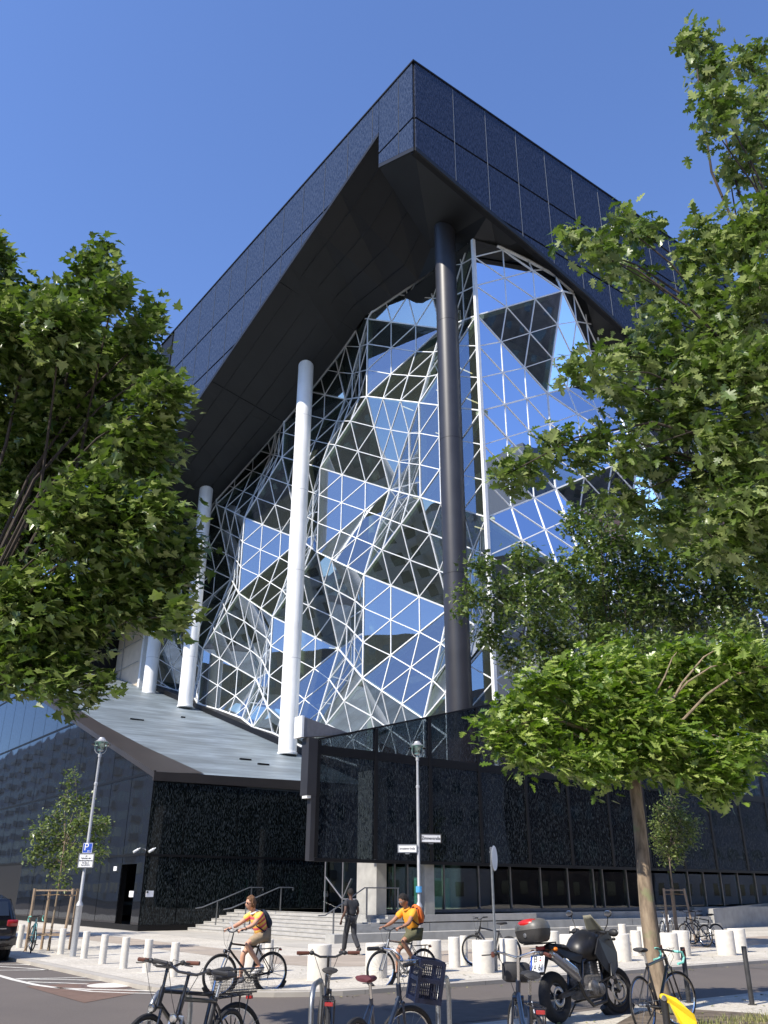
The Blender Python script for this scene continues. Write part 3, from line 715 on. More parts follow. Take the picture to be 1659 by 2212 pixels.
# ================================================================== LOW CORNER WING
annex = thing('low_wing', 'low black glass wing with a long sloping roof terrace, left of the entrance steps', 'building', P0, ANG)
AV, AU = -6.35, 12.04
rl = lambda u: 6.7 + .331 * (u - AU)
eu = [AU] + [AU + 2.72 * k for k in range(1, 24)]
for a0, a1 in zip(eu, eu[1:]):
    for z0, z1 in ((.25, 3.08), (3.18, 6.66), (6.78, 10.68), (10.80, 14.7), (14.82, 19), (19.1, 24)):
        if z0 < 3 and (abs(a0 - AU) < .1):     # leave the doorway
            z1_ = z1
            pc = [Vector((a0 + .03, z0, 0)), Vector((AU + .9, z0, 0)), Vector((AU + .9, 2.75, 0)), Vector((a1 - .03, 2.75, 0)), Vector((a1 - .03, z1, 0)), Vector((a0 + .03, z1, 0))]
        elif z0 < 3 and 30 < a0 < 45: continue
        else: pc = [Vector((a0 + .03, z0, 0)), Vector((a1 - .03, z0, 0)), Vector((a1 - .03, z1, 0)), Vector((a0 + .03, z1, 0))]
        pc = clip(pc, lambda p: rl(p.x) - .12 - p.y)
        if len(pc) < 3: continue
        recalc(obj('facade_panel', MB().prism([b(p.x, AV - .02, p.y) for p in pc], b(0, .06, 0)), M['frit_annex'], annex))
ew = [AV, -4.68, -1.91, .86, 3.63, 6.4]
for a0, a1 in zip(ew, ew[1:]):
    for z0, z1 in ((.25, 3.05), (3.15, 6.3)):
        obj('facade_panel', MB().box((a0 + .03, AU - .06, z0), (a1 - .03, AU - .01, z1)), M['frit_dark'], annex)
mb = MB()
mb.prism([b(AU + 2.9, AV + .06, 0), b(66, AV + .06, 0), b(66, AV + .06, rl(66) - .1), b(AU, AV + .06, 6.6), b(AU, AV + .06, 2.85), b(AU + 2.9, AV + .06, 2.85)], b(0, .3, 0))
mb.prism([b(AU, AV + .06, 0), b(AU, AV + .06, 2.86), b(AU + .88, AV + .06, 2.86), b(AU + .88, AV + .06, 0)], b(0, .3, 0))
mb.box((AV + .1, AU + .0, 0), (9, AU + .3, 6.6)); mb.box((AV + 2.2, AU + .5, 0), (AV + 2.4, AU + 4, 3))
for z in (.0,): mb.box((AV - .05, AU - .02, 0), (AV + .05, 66, .24)); mb.box((AV - .05, AU - .09, 0), (9, AU + .02, .24))
for z0, z1, ua in ((3.08, 3.18, AU), (6.66, 6.78, AU), (10.68, 10.80, 24.3), (14.7, 14.82, 36.5)): mb.box((AV - .045, ua, z0), (AV + .05, 66, z1))
mb.box((AV, AU - .085, 3.05), (9, AU, 3.15))
recalc(obj('wall', mb, M['black_frame'], annex))
# sloping roof terrace with its flashing
S0 = ztop_base
mb = MB().prism([b(AU, AV, S0(AU, AV) - .35), b(AU, 8.5, S0(AU, 8.5) - .35), b(66, 8.5, S0(66, 8.5) - .35), b(66, AV, S0(66, AV) - .35)], (0, 0, .33))
recalc(obj('roof_terrace', mb, M['terrace'], annex))
f = lambda u, v, h=.0: b(u, v, S0(u, v) + h)
mb = MB()
L1 = [(AU - .1, AV - .07), (66, AV - .07)]; inner = [(AU + .2, AV + 2.6), (AU + 6.0, AV + 1.7), (AU + 12, AV + 1.3), (66, AV + 1.1)]
poly = [f(*L1[0], .03)] + [f(u, v, .03) for u, v in inner] + [f(*L1[1], .03)]
mb.add(poly, [tuple(range(len(poly)))]); mb.add([f(*L1[0], .03), f(*L1[1], .03), f(*L1[1], -.24), f(*L1[0], -.24)], [(0, 1, 2, 3)])
obj('roof_flashing', mb, M['terrace_flash'], annex)
mb = MB().prism([b(AU - .1, AV - .08, 6.32), b(AU - .1, 9, 6.5), b(AU - .1, 9, 6.72 + .3), b(AU - .1, AV - .08, 6.72)], b(.12, 0, 0)); recalc(obj('roof_edge', mb, M['terrace_flash'], annex))
# small drainage lines and hooks on the terrace
mb = MB()
for u, v, l in ((27, -2.2, .9), (16.5, .4, .7), (15.5, 1.0, .7), (30, 2.6, .3)): mb.box((v, u, S0(u, v) + .01), (v + l, u + .12, S0(u, v) + .09))
obj('roof_drain', mb, M['black_frame'], annex)
# notices and cameras by the corner door
def plate_v(q0, q1, v, mat_, nm, par, th=.02):
    u0, z0 = onv(q0, v); u1, z1 = onv(q1, v); return obj(nm, MB().box((v - th, min(u0, u1), min(z0, z1)), (v, max(u0, u1), max(z0, z1))), mat_, par)
def plate_u(q0, q1, u, mat_, nm, par, th=.02):
    v0, z0 = onu(q0, u); v1, z1 = onu(q1, u); return obj(nm, MB().box((min(v0, v1), u - th, min(z0, z1)), (max(v0, v1), u, max(z0, z1))), mat_, par)
RG = reg(0, 3400, 1400)
plate_v(RG(606, 128), RG(622, 157), AV - .02, M['paper'], 'notice', annex); plate_u(RG(682, 127), RG(714, 156), AU - .07, M['paper'], 'notice', annex)
plate_u(RG(684, 129), RG(692, 138), AU - .095, M['letter_black'], 'notice_mark', annex, .004)
plate_v(RG(533, 14), RG(544, 34), AV - .02, M['paper'], 'notice', annex)
for v_, u_ in ((AV - .15, AU + .6), (AV + .25, AU - .2)):
    mb = MB().tube([b(u_, v_, 3.35), b(u_ - .0, v_ - .22, 3.22)], .055, 10); mb.tube([b(u_ + .05, v_ + .1, 3.4), b(u_, v_, 3.35)], .03, 6); obj('security_camera', mb, M['white_metal'], annex)
obj('black_opening_panel', MB().box((AV - .01, 30.9, .0), (AV + .05, 45, 3.1)), M['joint'], annex)  # flat panel; the shade inside the garage opening is put into its black colour
# stone-clad neighbour rising behind the terrace
nb = thing('neighbour_building', 'beige stone-clad building behind the roof terrace, partly hidden by the left tree', 'building', P0, ANG)
mb = MB().prism([b(45.6, 5.2, 0), b(53, 5.0, 0), b(64, 1.0, 0), b(66, 14, 0), b(45.6, 14, 0)], (0, 0, 27)); recalc(obj('wall', mb, M['beige_stone'], nb))
mb = MB()
for z in (18.4, 20.4, 22.4, 24.4): mb.box((4.93, 46, z), (5.0, 53, z + .04))
mb.box((4.93, 50, 17), (5.0, 50.04, 27)); obj('cladding_joint', mb, M['concrete_dark'], nb); obj('downpipe', MB().box((5.0, 45.2, 16), (5.4, 45.6, 30)), M['white_metal'], nb)
for k in range(3): obj('window', MB().box((.4 - k * .0, 58 + k * 2.2, 22), (2.6, 59.2 + k * 2.2, 25)), M['car_glass'], nb)

# ================================================================== STEPS
steps = thing('entrance_steps', 'wide pale stone entrance steps with stepped seating blocks on the right', 'steps', P0, ANG)
mb = MB()
for k in range(6): mb.box((-4.05 + .38 * k, .02, 0 if k == 0 else .12 * k), (-4.05 + .38 * (k + 1) if k < 5 else 6.0, 11.93, .12 * (k + 1)))
mb.box((-1.77, .02, .72), (6.0, 11.93, .84)); obj('steps', mb, M['step_stone'], steps)
mb = MB()
for k in range(7): mb.box((-4.05 + .38 * k - .02, .02, .12 * (k + 1) - .018), (-4.05 + .38 * k + .012, 11.9, .12 * (k + 1) + .003))
obj('step_nosing', mb, M['concrete'], steps)
mb = MB(); mb.box((-4.5, -.55, 0), (18.3, .02, .28)); mb.box((-3.3, .021, 0), (18.3, .62, .56)); mb.box((-2.3, .621, 0), (18.3, 1.45, .84)); mb.box((18.3, .9, 0), (50, 1.45, .97))
obj('seating_block', mb, M['concrete'], steps)
mb = MB()
for v in range(-1, 18, 3):
    mb.box((v - .006, -.556, .0), (v + .006, -.55, .28)); mb.box((v + 1.2, .015, .28), (v + 1.212, .0205, .56)); mb.box((v + .6, .615, .56), (v + .612, .6205, .84))
obj('block_joint', mb, M['sign_dark'], steps)
def rail(name, label, path, posts):
    o = thing(name, label, 'handrail', P0, ANG, 'steel handrails on the entrance steps')
    obj('rail', MB().tube([b(*p) for p in path], .024, 8), M['galv'], o, True)
    for u, v, z0, z1 in posts: obj('post', MB().box((v - .018, u - .03, z0), (v + .018, u + .03, z1)), M['galv'], o)
u2, _ = onv(RG(1297, 248), -1.7)
for u_, nm in ((10.7, 'steel handrail nearest the black wing wall'), (u2, 'steel handrail in the middle of the steps, behind the striped shirt cyclist')):
    rail('handrail', nm, [(u_, -4.35, .92), (u_, -4.0, .97), (u_, -1.7, 1.78), (u_, -1.0, 1.78), (u_, -1.0, 1.66)], [(u_, -3.3, .24, 1.21), (u_, -1.6, .84, 1.78)])
rail('handrail', 'steel handrail at the right end of the steps, left of the walking man', [(.35, -4.6, .85), (.35, -4.3, .86), (.35, -2.6, 1.76), (.35, -1.0, 1.76)], [(.35, -3.95, .12, 1.06), (.35, -2.5, .72, 1.76), (.35, -1.05, .84, 1.76)])
# grey ramp wall to the right
rw = recalc(obj('ramp_wall', MB().prism([b(-.06, 18.45, 0), b(1.43, 25.62, 0), b(5.4, 44, 0), b(5.4, 44, 1.35), b(1.43, 25.62, 1.10), b(-.06, 18.45, .92)], b(.28, -.05, 0)), M['concrete'], None))
rw.location = P0; rw.rotation_euler = (0, 0, ANG); tag(rw, 'low grey concrete ramp wall at the right edge, beyond the bollards', 'wall')

# ================================================================== BUILDINGS ACROSS THE STREETS (seen in the reflections)
def slab_block(name, label, u0, u1, v0, v1, h, wall, floors, side, balc=True, roof=None):
    t = thing(name, label, 'building', P0, ANG); obj('wall', MB().box((v0, u0, 0), (v1, u1, h)), wall, t)
    mb = MB(); mw = MB(); n = int((u1 - u0 if side == 'v' else v1 - v0) / 3.4)
    for f_ in range(floors):
        z = 1.2 + f_ * (h - 1) / floors
        for k in range(n):
            if side == 'v':
                u = u0 + 1 + k * 3.4; mw.box((v1 - .02, u, z), (v1 + .03, u + 1.5, z + 1.6))
                if balc and k % 3 == 1: mb.box((v1, u - .6, z - .9), (v1 + 1.3, u + 2.2, z + .15))
            else:
                v = v0 + 1 + k * 3.4; mw.box((v, u1 - .02, z), (v + 1.4, u1 + .03, z + 1.7))
    obj('window_row', mw, M['car_glass'], t)
    if mb.f: obj('balcony', mb, M['pale_wall'], t)
    if roof: recalc(obj('roof', MB().prism([b(u0, v0, h), b(u1, v0, h), b((u0 + u1) / 2, v0, h + 4)] if side == 'u' else [b(u0, v0, h), b(u0, v1, h), b(u0, (v0 + v1) / 2, h + 3.5)], b(0, v1 - v0, 0) if side == 'u' else b(u1 - u0, 0, 0)), roof, t))
slab_block('apartment_building', 'grey apartment slab with white balconies across the side street', -2, 30, -62, -50, 24, M['grey_render'], 8, 'v')
slab_block('office_slab', 'tall dark office slab standing behind the apartment slabs', -60, 260, -112, -98, 46, M['brown_brick'], 12, 'v', False)
slab_block('office_slab', 'tall dark office block further back across the street', -122, -104, -60, 110, 58, M['brown_brick'], 12, 'u', False)
slab_block('apartment_building', 'taller pale apartment slab further along the side street', 34, 95, -64, -52, 27, M['pale_wall'], 9, 'v')
slab_block('apartment_building', 'widest grey apartment slab at the far end of the side street', 98, 320, -62, -50, 34, M['grey_render'], 11, 'v')
slab_block('office_tower', 'high office tower standing further up the street', -92, -72, 90, 116, 84, M['sign_dark'], 22, 'u', False)
for k, (va, vb, h, wl) in enumerate(((-42, -18, 15, 'brown_brick'), (-16, 6, 14, 'grey_render'), (6.5, 30, 15.5, 'brown_brick'), (31, 58, 16, 'grey_render'), (59, 90, 20, 'brown_brick'), (91, 130, 21, 'grey_render'), (131, 190, 22, 'brown_brick'))):
    slab_block('town_house', ['brown brick street house, first across the street', 'second street house across the street, grey plaster', 'brown brick street house, second across the street', 'fourth street house across the street, grey plaster', 'fifth street house across the street, brown brick', 'sixth street house across the street, grey', 'last and widest street house across the street'][k], -66, -54, va, vb, h, M[wl], 4, 'u', False, M['roof_tile'])

# ================================================================== STREET FURNITURE
def bollard(c, r, h, name, label, group):
    t = tag(obj(name, MB().lathe([(r * .995, -.01), (r, .02), (r, h - .02), (r * .98, h - .006), (r * .95, h), (.001, h)], n=28), M['bollard'], None, True), label, 'bollard', group); t.location = c; return t
small = [(A6(655, 712), .085), (A6(910, 757), .085), (A6(1110, 817), .085), (A6(1340, 867), .085), (A6(1590, 907), .085), (A1(500, 682), .085)]
SL = ['slim stone bollard, leftmost, left of the lamp post', 'slim stone bollard just right of the left lamp post', 'slim stone bollard, third from the left', 'slim stone bollard, fourth from the left', 'slim stone bollard behind the brown bicycle grips, fifth from the left', 'slim stone bollard, sixth from the left, behind the black handlebars']
b0 = None
def put(c, r, label, group, kind):
    r = r * 1.22 if r > .1 else r * 1.05
    o = bollard(c, r, .645, kind, label, group); return o
for (q, r), l in zip(small, SL): put(gp(q), r, l, 'slim stone bollards at the street corner', 'stone_bollard')
bb = reg(800, 3450, 400)
put(gp(bb(1060, 1560)), .09, 'slim stone bollard behind the rear carrier of the striped shirt cyclist', 'slim stone bollards at the street corner', 'stone_bollard')
big = [(A2(430, 712), .20, 'thick white bollard behind the grips of the middle parked bicycle'), (bb(760, 1700), .17, 'thick white bollard behind the knees of the striped shirt cyclist'), (A2(1055, 690), .19, 'thick white bollard behind the front wheel of the orange shirt cyclist'),
       (A3(550, 905), .19, 'thick white bollard behind the rear wheel of the orange shirt cyclist'), (A3(802, 852), .115, 'medium white bollard, between two thick ones, right of the blue crate'), (A3(908, 828), .09, 'slender bollard in the second row, half hidden by a medium one'),
       (A3(1120, 910), .20, 'thick white bollard left of the sign post'), (A4(480, 740), .19, 'thick white bollard right behind the top case of the motorcycle'), (A4(770, 655), .19, 'thick white bollard left of the motorcycle windscreen, furthest back'),
       (A4(680, 800), .19, 'thick white bollard low behind the motorcycle seat'), (A4(1240, 785), .21, 'thick white bollard right of the motorcycle front'), (A4(1262, 610), .11, 'medium white bollard furthest back, right of the motorcycle mirror'), (A4(1413, 728), .12, 'medium white bollard between the motorcycle and the tree trunk'),
       (A3(1400, 880), .17, 'thick white bollard behind the top of the blue bicycle'), (A5(608, 770), .19, 'thick white bollard right of the tree trunk'), (A5(735, 728), .19, 'thick white bollard behind the black post, second right of the trunk'), (A5(320, 660), .15, 'thick white bollard half hidden left of the tree trunk'),
       (A5(1212, 720), .22, 'thick white bollard, left one of the pair at the right edge'), (A5(1345, 688), .21, 'thick white bollard, right one of the pair at the right edge')]
for q, r, l in big: put(gp(q), r, l, 'round white bollards along the street', 'stone_bollard')
t = tag(obj('stone_bollard', MB().lathe([(.09, 0), (.09, .62), (.085, .645), (.001, .645)], n=20), M['bollard'], None, True), 'slim bollard in the shade behind the teal bicycle', 'bollard', 'slim stone bollards at the street corner'); t.location = gp(A6(205, 640))
for q, h, l in ((A5(1488, 1262), .83, 'leaning dark steel post at the right by the kerb'), (A5(800, 1238), .80, 'dark steel post behind the racing bicycle handlebar')):
    c = gp(q); o = thing('steel_post', l, 'post', c, 0, 'dark steel posts along the near kerb')
    obj('post', MB().lathe([(.04, 0), (.04, h), (.036, h + .012), (.001, h + .014)], n=16), M['steel_post'], o, True); obj('base_plate', MB().lathe([(.07, 0), (.07, .012)], n=16), M['steel_post'], o)

def lamp(base, h, label, low=True):
    t = thing('street_lamp', label, 'street lamp', base, 0, 'grey street lamps with glass discs')
    mb = MB().lathe([(.085, 0), (.085, 1.22), (.10, 1.25), (.085, 1.30), (.045, 1.38), (.042, h - 1.35), (.055, h - 1.34), (.055, h - 1.28), (.036, h - 1.26), (.033, h - .56), (.05, h - .55), (.05, h - .46), (.028, h - .45), (.026, h - .36)], n=20)
    obj('pole', mb, M['lamp_grey'], t, True)
    obj('lamp_cap', MB().lathe([(.16, h - .10), (.165, h - .085), (.13, h - .075), (.09, h - .02), (.075, h + .01), (.03, h + .022), (.001, h + .024)], n=24), M['lamp_grey'], t, True)
    obj('lamp_collar', MB().lathe([(.20, h - .125), (.205, h - .118), (.16, h - .10)], n=28), M['lamp_grey'], t, True)
    g = obj('lamp_glass', MB().lathe([(.075, h - .34), (.10, h - .30), (.115, h - .14), (.12, h - .10)], n=20, cap=False), M['lamp_glass'], t, True)
    obj('reflector', MB().lathe([(.10, h - .12), (.055, h - .20), (.05, h - .24)], n=16), M['white_metal'], g, True)
    obj('bulb', MB().ell((0, 0, h - .26), (.022, .022, .055), 8, 6), M['white_metal'], g, True)
    obj('glass_disc', MB().lathe([(.12, h - .185), (.28, h - .20), (.285, h - .192), (.12, h - .178)], n=32, cap=False), M['lamp_disc'], t, True)
    mb = MB().lathe([(.03, h - .40), (.085, h - .37), (.085, h - .34), (.06, h - .33)], n=16)
    for a_ in (0.3, .3 + PI):
        c, s = math.cos(a_), math.sin(a_)
        mb.tube([Vector((c * r_, s * r_, z)) for r_, z in ((.04, h - .46), (.11, h - .43), (.155, h - .36), (.165, h - .25), (.165, h - .12))], .011, 6)
    obj('lamp_bracket', mb, M['lamp_grey'], t, True); return t
lL = gp(A6(790, 737)); lampL = lamp(lL, 5.78, 'grey street lamp on the left carrying the blue parking sign')
rR = atY((906.5, 2060), 26.55); lR = Vector((rR.x, rR.y, 0)); lampR = lamp(lR, 5.80, 'grey street lamp in the centre carrying two white street name signs')
def text(body, size, mat_, parent, loc, rot, name='lettering', ext=.002, align='CENTER', sx=1.0):
    cu = bpy.data.curves.new(name, 'FONT'); cu.body = body; cu.size = size; cu.extrude = ext; cu.align_x = align; cu.align_y = 'CENTER'; cu.space_line = .9
    o = bpy.data.objects.new(name, cu); COL.objects.link(o); dg = bpy.context.evaluated_depsgraph_get(); me = bpy.data.meshes.new_from_object(o.evaluated_get(dg)); COL.objects.unlink(o); bpy.data.objects.remove(o)
    me.materials.clear(); me.materials.append(mat_); o = bpy.data.objects.new(name, me); COL.objects.link(o); o.parent = parent; o.location = loc; o.rotation_euler = rot; o.scale = (sx, 1, 1); return o
# sign boards: local x runs along the board, -y faces the viewer
def board(name, label, cat, c, rz, wd, h, mats, group=None, frame=True):
    t = thing(name, label, cat, c, rz, group)
    obj('plate', MB().bbox((0, 0, 0), (wd, .02, h), bev=.08), mats[0], t)
    if frame:
        mb = MB()
        for z in (-h / 2, h / 2): mb.box((-wd / 2 - .012, -.02, z - .012), (wd / 2 + .012, .02, z + .012))
        for x in (-wd / 2, wd / 2): mb.box((x - .012, -.019, -h / 2), (x + .012, .019, h / 2))
        obj('frame', mb, mats[1], t)
    return t
p = atY((881, 1833), lR.y - .02); s1 = board('street_sign', 'white street sign reading Jerusalemer Straße, left of the central lamp post', 'street sign', (lR.x - .32, lR.y - .02, p.z), math.radians(-7), .54, .205, (M['sign_white'], M['galv']), 'street name signs')
text('Jerusalemer Straße', .088, M['letter_black'], s1, (0, -.014, 0), (PI / 2, 0, 0), sx=.66); obj('hanger', MB().box((-.06, -.01, -.15), (.06, .01, -.115)), M['galv'], s1); obj('bracket', MB().box((.26, -.01, -.06), (.31, .01, -.04)).box((.26, -.01, .04), (.31, .01, .06)), M['galv'], s1)
p = atY((933, 1811), lR.y - .02); s2 = board('street_sign', 'dark framed street sign reading Zimmerstraße, right of the central lamp post', 'street sign', (lR.x + .365, lR.y - .03, p.z), math.radians(14), .60, .225, (M['sign_white'], M['steel_post']), 'street name signs')
text('Zimmerstraße', .118, M['letter_black'], s2, (0, -.014, 0), (PI / 2, 0, 0), sx=.82); obj('hanger', MB().box((-.07, -.01, -.155), (.07, .01, -.125)), M['galv'], s2); obj('bracket', MB().box((-.31, -.01, -.06), (-.27, .01, -.04)).box((-.31, -.01, .04), (-.27, .01, .06)), M['galv'], s2)
tag(obj('sticker', MB().lathe([(.0865, 1.62), (.0865, 1.78)], n=16, cap=False), mat('sticker_blue', (.08, .35, .7), .5), lampR), None)
R1 = reg(0, 3300, 1100)
p = atY(R1(521, 59), lL.y - .1); q = board('parking_sign', 'square blue parking sign with white P and arrow on the left lamp post', 'sign', (p.x, p.y, p.z), math.radians(-8), .285, .27, (M['sign_blue'], M['sign_white']), None, False)
mb = MB()
for z in (-.126, .126): mb.box((-.136, -.013, z - .004), (.136, -.0105, z + .004))
for x in (-.133, .133): mb.box((x - .004, -.013, -.126), (x + .004, -.0105, .126))
obj('border', mb, M['sign_white'], q); text('P', .27, M['sign_white'], q, (-.035, -.013, .02), (PI / 2, 0, 0));
mb = MB().tube([(.10, -.013, -.08), (.01, -.013, -.08)], .007, 4); mb.tube([(.04, -.013, -.055), (.008, -.013, -.08), (.04, -.013, -.105)], .007, 4); obj('arrow', mb, M['sign_white'], q)
p = atY(R1(511, 133), lL.y - .1); q = board('parking_notice', 'white supplementary parking notice with small lines of text under the blue sign', 'sign', (p.x, p.y, p.z), math.radians(-8), .44, .36, (M['sign_white'], M['galv']))
text('mit\nParkschein oder\nBewohnerparkausweis\nfür Zone 2\nMo-Sa 09-24 h', .066, M['sign_dark'], q, (0, -.014, 0), (PI / 2, 0, 0), sx=.66)
# round sign seen edge on, on its own post
c = gp((1072, 2097.6)); t = thing('sign_post', 'thin galvanised post with a round sign seen almost edge on', 'sign post', c)
obj('pole', MB().lathe([(.038, 0), (.038, .85), (.03, .9), (.03, 2.62), (.001, 2.63)], n=14), M['galv'], t, True)
o = obj('sign_disc', MB().lathe([(.28, 0), (.285, .006), (.28, .014)], (.06, 0, 2.38), 30, axis=Vector((.93, -.36, 0))), M['galv'], t); o['label'] = 'round sign plate turned edge on'
obj('sign_face', MB().lathe([(.275, .0), (.275, .004)], (.075, -.006, 2.38), 30, axis=Vector((.93, -.36, 0))), M['sign_white'], t); obj('clamp', MB().box((-.04, -.04, 2.2), (.06, .04, 2.23)).box((-.04, -.04, 2.5), (.06, .04, 2.53)), M['galv'], t)

def hoop(c, rz, label, wd=.75, h=.85, r=.024):
    t = thing('bicycle_stand', label, 'bicycle stand', c, rz, 'tubular steel bicycle stands')
    P = [(-wd / 2, 0, 0), (-wd / 2, 0, h - .2)] + [(-wd / 2 + .2 - .2 * math.cos(a_), 0, h - .2 + .2 * math.sin(a_)) for a_ in (.4, .8, 1.2, PI / 2)] + [(wd / 2 - .2 + .2 * math.sin(a_), 0, h - .2 + .2 * math.cos(a_)) for a_ in (0, .4, .8, 1.2)] + [(wd / 2, 0, h - .2), (wd / 2, 0, 0)]
    obj('hoop', MB().tube(P, r, 10), M['galv'], t, True)
    for x in (-wd / 2, wd / 2): obj('foot_plate', MB().lathe([(.06, 0), (.06, .012)], (x, 0, 0), 14), M['galv'], t)

# ================================================================== TREES
MAPLE = [(0, 0), (.10, -.02), (.30, -.10), (.26, .08), (.50, .18), (.36, .30), (.40, .46), (.22, .44), (.14, .60), (.10, .74), (0, 1.0), (-.10, .74), (-.14, .60), (-.22, .44), (-.40, .46), (-.36, .30), (-.50, .18), (-.26, .08), (-.30, -.10), (-.10, -.02)]
OAK = [(0, 0), (.08, .10), (.24, .04), (.12, .24), (.36, .26), (.40, .40), (.16, .42), (.34, .62), (.14, .64), (.20, .84), (0, 1.0), (-.20, .84), (-.14, .64), (-.34, .62), (-.16, .42), (-.40, .40), (-.36, .26), (-.12, .24), (-.24, .04), (-.08, .10)]
LITE = [(0, 0), (.30, .22), (.34, .52), (.0, 1.0), (-.34, .52), (-.30, .22)]
def add_leaf(V, Fc, p, d, up, size, shape, rnd):
    d = d.normalized(); s = d.cross(up)
    s = s.normalized() if s.length > 1e-4 else d.orthogonal().normalized(); n = s.cross(d)
    o = len(V); fold = rnd.uniform(.05, .35); curl = rnd.uniform(-.1, .45)
    for x, y in shape:
        V.append(p + s * (x * size) + d * (y * size) + n * (abs(x) * fold * size - y * y * curl * size))
    m = len(shape); V.append(p + d * (.42 * size) + n * (-.42 * .42 * curl * size)); c = o + m
    for i in range(m): Fc.append((o + i, o + (i + 1) % m, c))
def tree(name, label, base, top, blobs, n_twig, leaf, shape, lmat, r0, seed, wind=Vector((.6, -.1, 0)), per=7, spread=1.0, cat='tree', group=None, limb=True, bend=None, mats=None):
    rnd = random.Random(seed); t = thing(name, label, cat, base, 0, group); base = Vector(base); wb = Vector((0, 0, 0)); top = Vector(top) - base
    tr = MB(); N = 9; path = []
    for k in range(N + 1):
        f_ = k / N; off = Vector((math.sin(f_ * 5 + seed), math.cos(f_ * 4 + seed * 2), 0)) * r0 * .35 * math.sin(f_ * PI)
        if bend: off += bend * math.sin(f_ * PI)
        path.append(wb + top * f_ + off)
    rr = [r0 * (1.28 if k == 0 else 1.05 if k == 1 else 1 - .38 * k / N) for k in range(N + 1)]
    tr.tube(path, rr, 14)
    V = []; Fc = []
    tot = sum(max(rad.x * rad.z, .01) for c, rad in blobs)
    for c, rad in blobs:
        c = c - base; a_ = path[-1] if c.z > top.z * .9 else path[max(3, int(N * .8))]
        a_ = path[rnd.choice([N - 1, N, N])] if limb else path[-1]
        mid = (a_ + c) / 2 + Vector((rnd.uniform(-.1, .1), rnd.uniform(-.1, .1), .12)) * (c - a_).length
        ln = (c - a_).length
        q1 = a_ + (mid - a_) * .5 + Vector((0, 0, -.03 * ln)); pts = [a_, q1, mid, (mid + c) / 2 + Vector((0, 0, .04 * ln)), c]
        rb = min(r0 * .34, .010 + ln * .009) if mats is None else min(r0 * .2, .007 + ln * .005); tr.tube(pts, [rb, rb * .8, rb * .6, rb * .42, rb * .25], 7)
        nt_ = max(6, int(n_twig * max(rad.x * rad.z, .01) / tot))
        for _ in range(nt_):
            d = Vector((rnd.gauss(0, 1), rnd.gauss(0, 1), rnd.gauss(0, 1))).normalized(); r_ = (rnd.random() ** .38) * rnd.uniform(.75, 1.12)
            tip = c + Vector((d.x * rad.x, d.y * rad.y, d.z * rad.z)) * r_
            if rnd.random() < .14:
                st = c + (tip - c) * rnd.uniform(.05, .4); tr.tube([st, (st + tip) / 2 + Vector((0, 0, .05)), tip], [.012, .008, .004], 4, cap=False)
            gd = (tip - c).normalized() * .5 + wind * rnd.uniform(.4, 1.2) + Vector((rnd.uniform(-.5, .5), rnd.uniform(-.5, .5), rnd.uniform(-.2, .6)))
            for _k in range(per):
                p = tip + Vector((rnd.gauss(0, 1), rnd.gauss(0, 1), rnd.gauss(0, 1))) * leaf * .75 * spread
                dd = gd + Vector((rnd.uniform(-1, 1), rnd.uniform(-1, 1), rnd.uniform(-1.1, .35))) * .8
                up = Vector((rnd.uniform(-.8, .8), rnd.uniform(-.8, .8), 1))
                add_leaf(V, Fc, p, dd, up, leaf * rnd.choice((.45, .65, .8, .9, 1.0, 1.1, 1.25)) * rnd.uniform(.85, 1.1), shape, rnd)
    obj('trunk', tr, (mats or M['bark']), t, True)
    mb = MB(); mb.v = V; mb.f = Fc; mb.m = [0] * len(Fc); obj('crown', mb, lmat, t)
    return t
def blob(x, y, r, D, ky=1.0, kz=.95):
    c = atY((x, y), D); s = r * (c - CAM).length / ray(x, y).length; return (c, Vector((s, s * ky, s * kz)))
def jit(l, D, dj, seed, ky=.9, k=1.0):
    rnd = random.Random(seed); return [blob(x, y, r * k, D + rnd.uniform(-dj, dj), ky) for x, y, r in l]
def allb(l): return l
LT = [(-60, 700, 150), (60, 790, 140), (0, 590, 45), (-40, 560, 60), (75, 660, 55), (200, 590, 48), (215, 545, 30), (170, 660, 70), (245, 640, 45), (130, 720, 100), (325, 690, 36), (300, 740, 50), (225, 800, 110), (345, 860, 62), (330, 800, 45), (130, 940, 150), (300, 960, 105), (-50, 980, 170), (60, 1120, 150), (200, 1130, 140), (320, 1120, 80), (345, 1200, 85), (405, 1195, 42), (390, 1240, 40), (250, 1290, 95), (330, 1310, 60), (375, 1330, 35), (100, 1320, 130), (-50, 1330, 150), (180, 1360, 60), (60, 1450, 62), (150, 1455, 55), (205, 1485, 28), (-20, 1470, 50), (30, 1400, 70), (120, 1490, 30), (165, 1515, 18)]
tb = gp((-420, 2290)); c0 = atY((-180, 1500), 9.6)
tree('maple_tree', 'large dark green maple crown filling the left edge', (c0.x - .6, c0.y, 0), (c0.x, c0.y, c0.z - .4), jit(LT, 9.6, .9, 1, k=.88), 2300, .135, MAPLE, M['leaf_maple'], .17, 1, wind=Vector((.95, -.1, .15)), per=15, spread=.95, group=None, mats=M['bark_dark'])
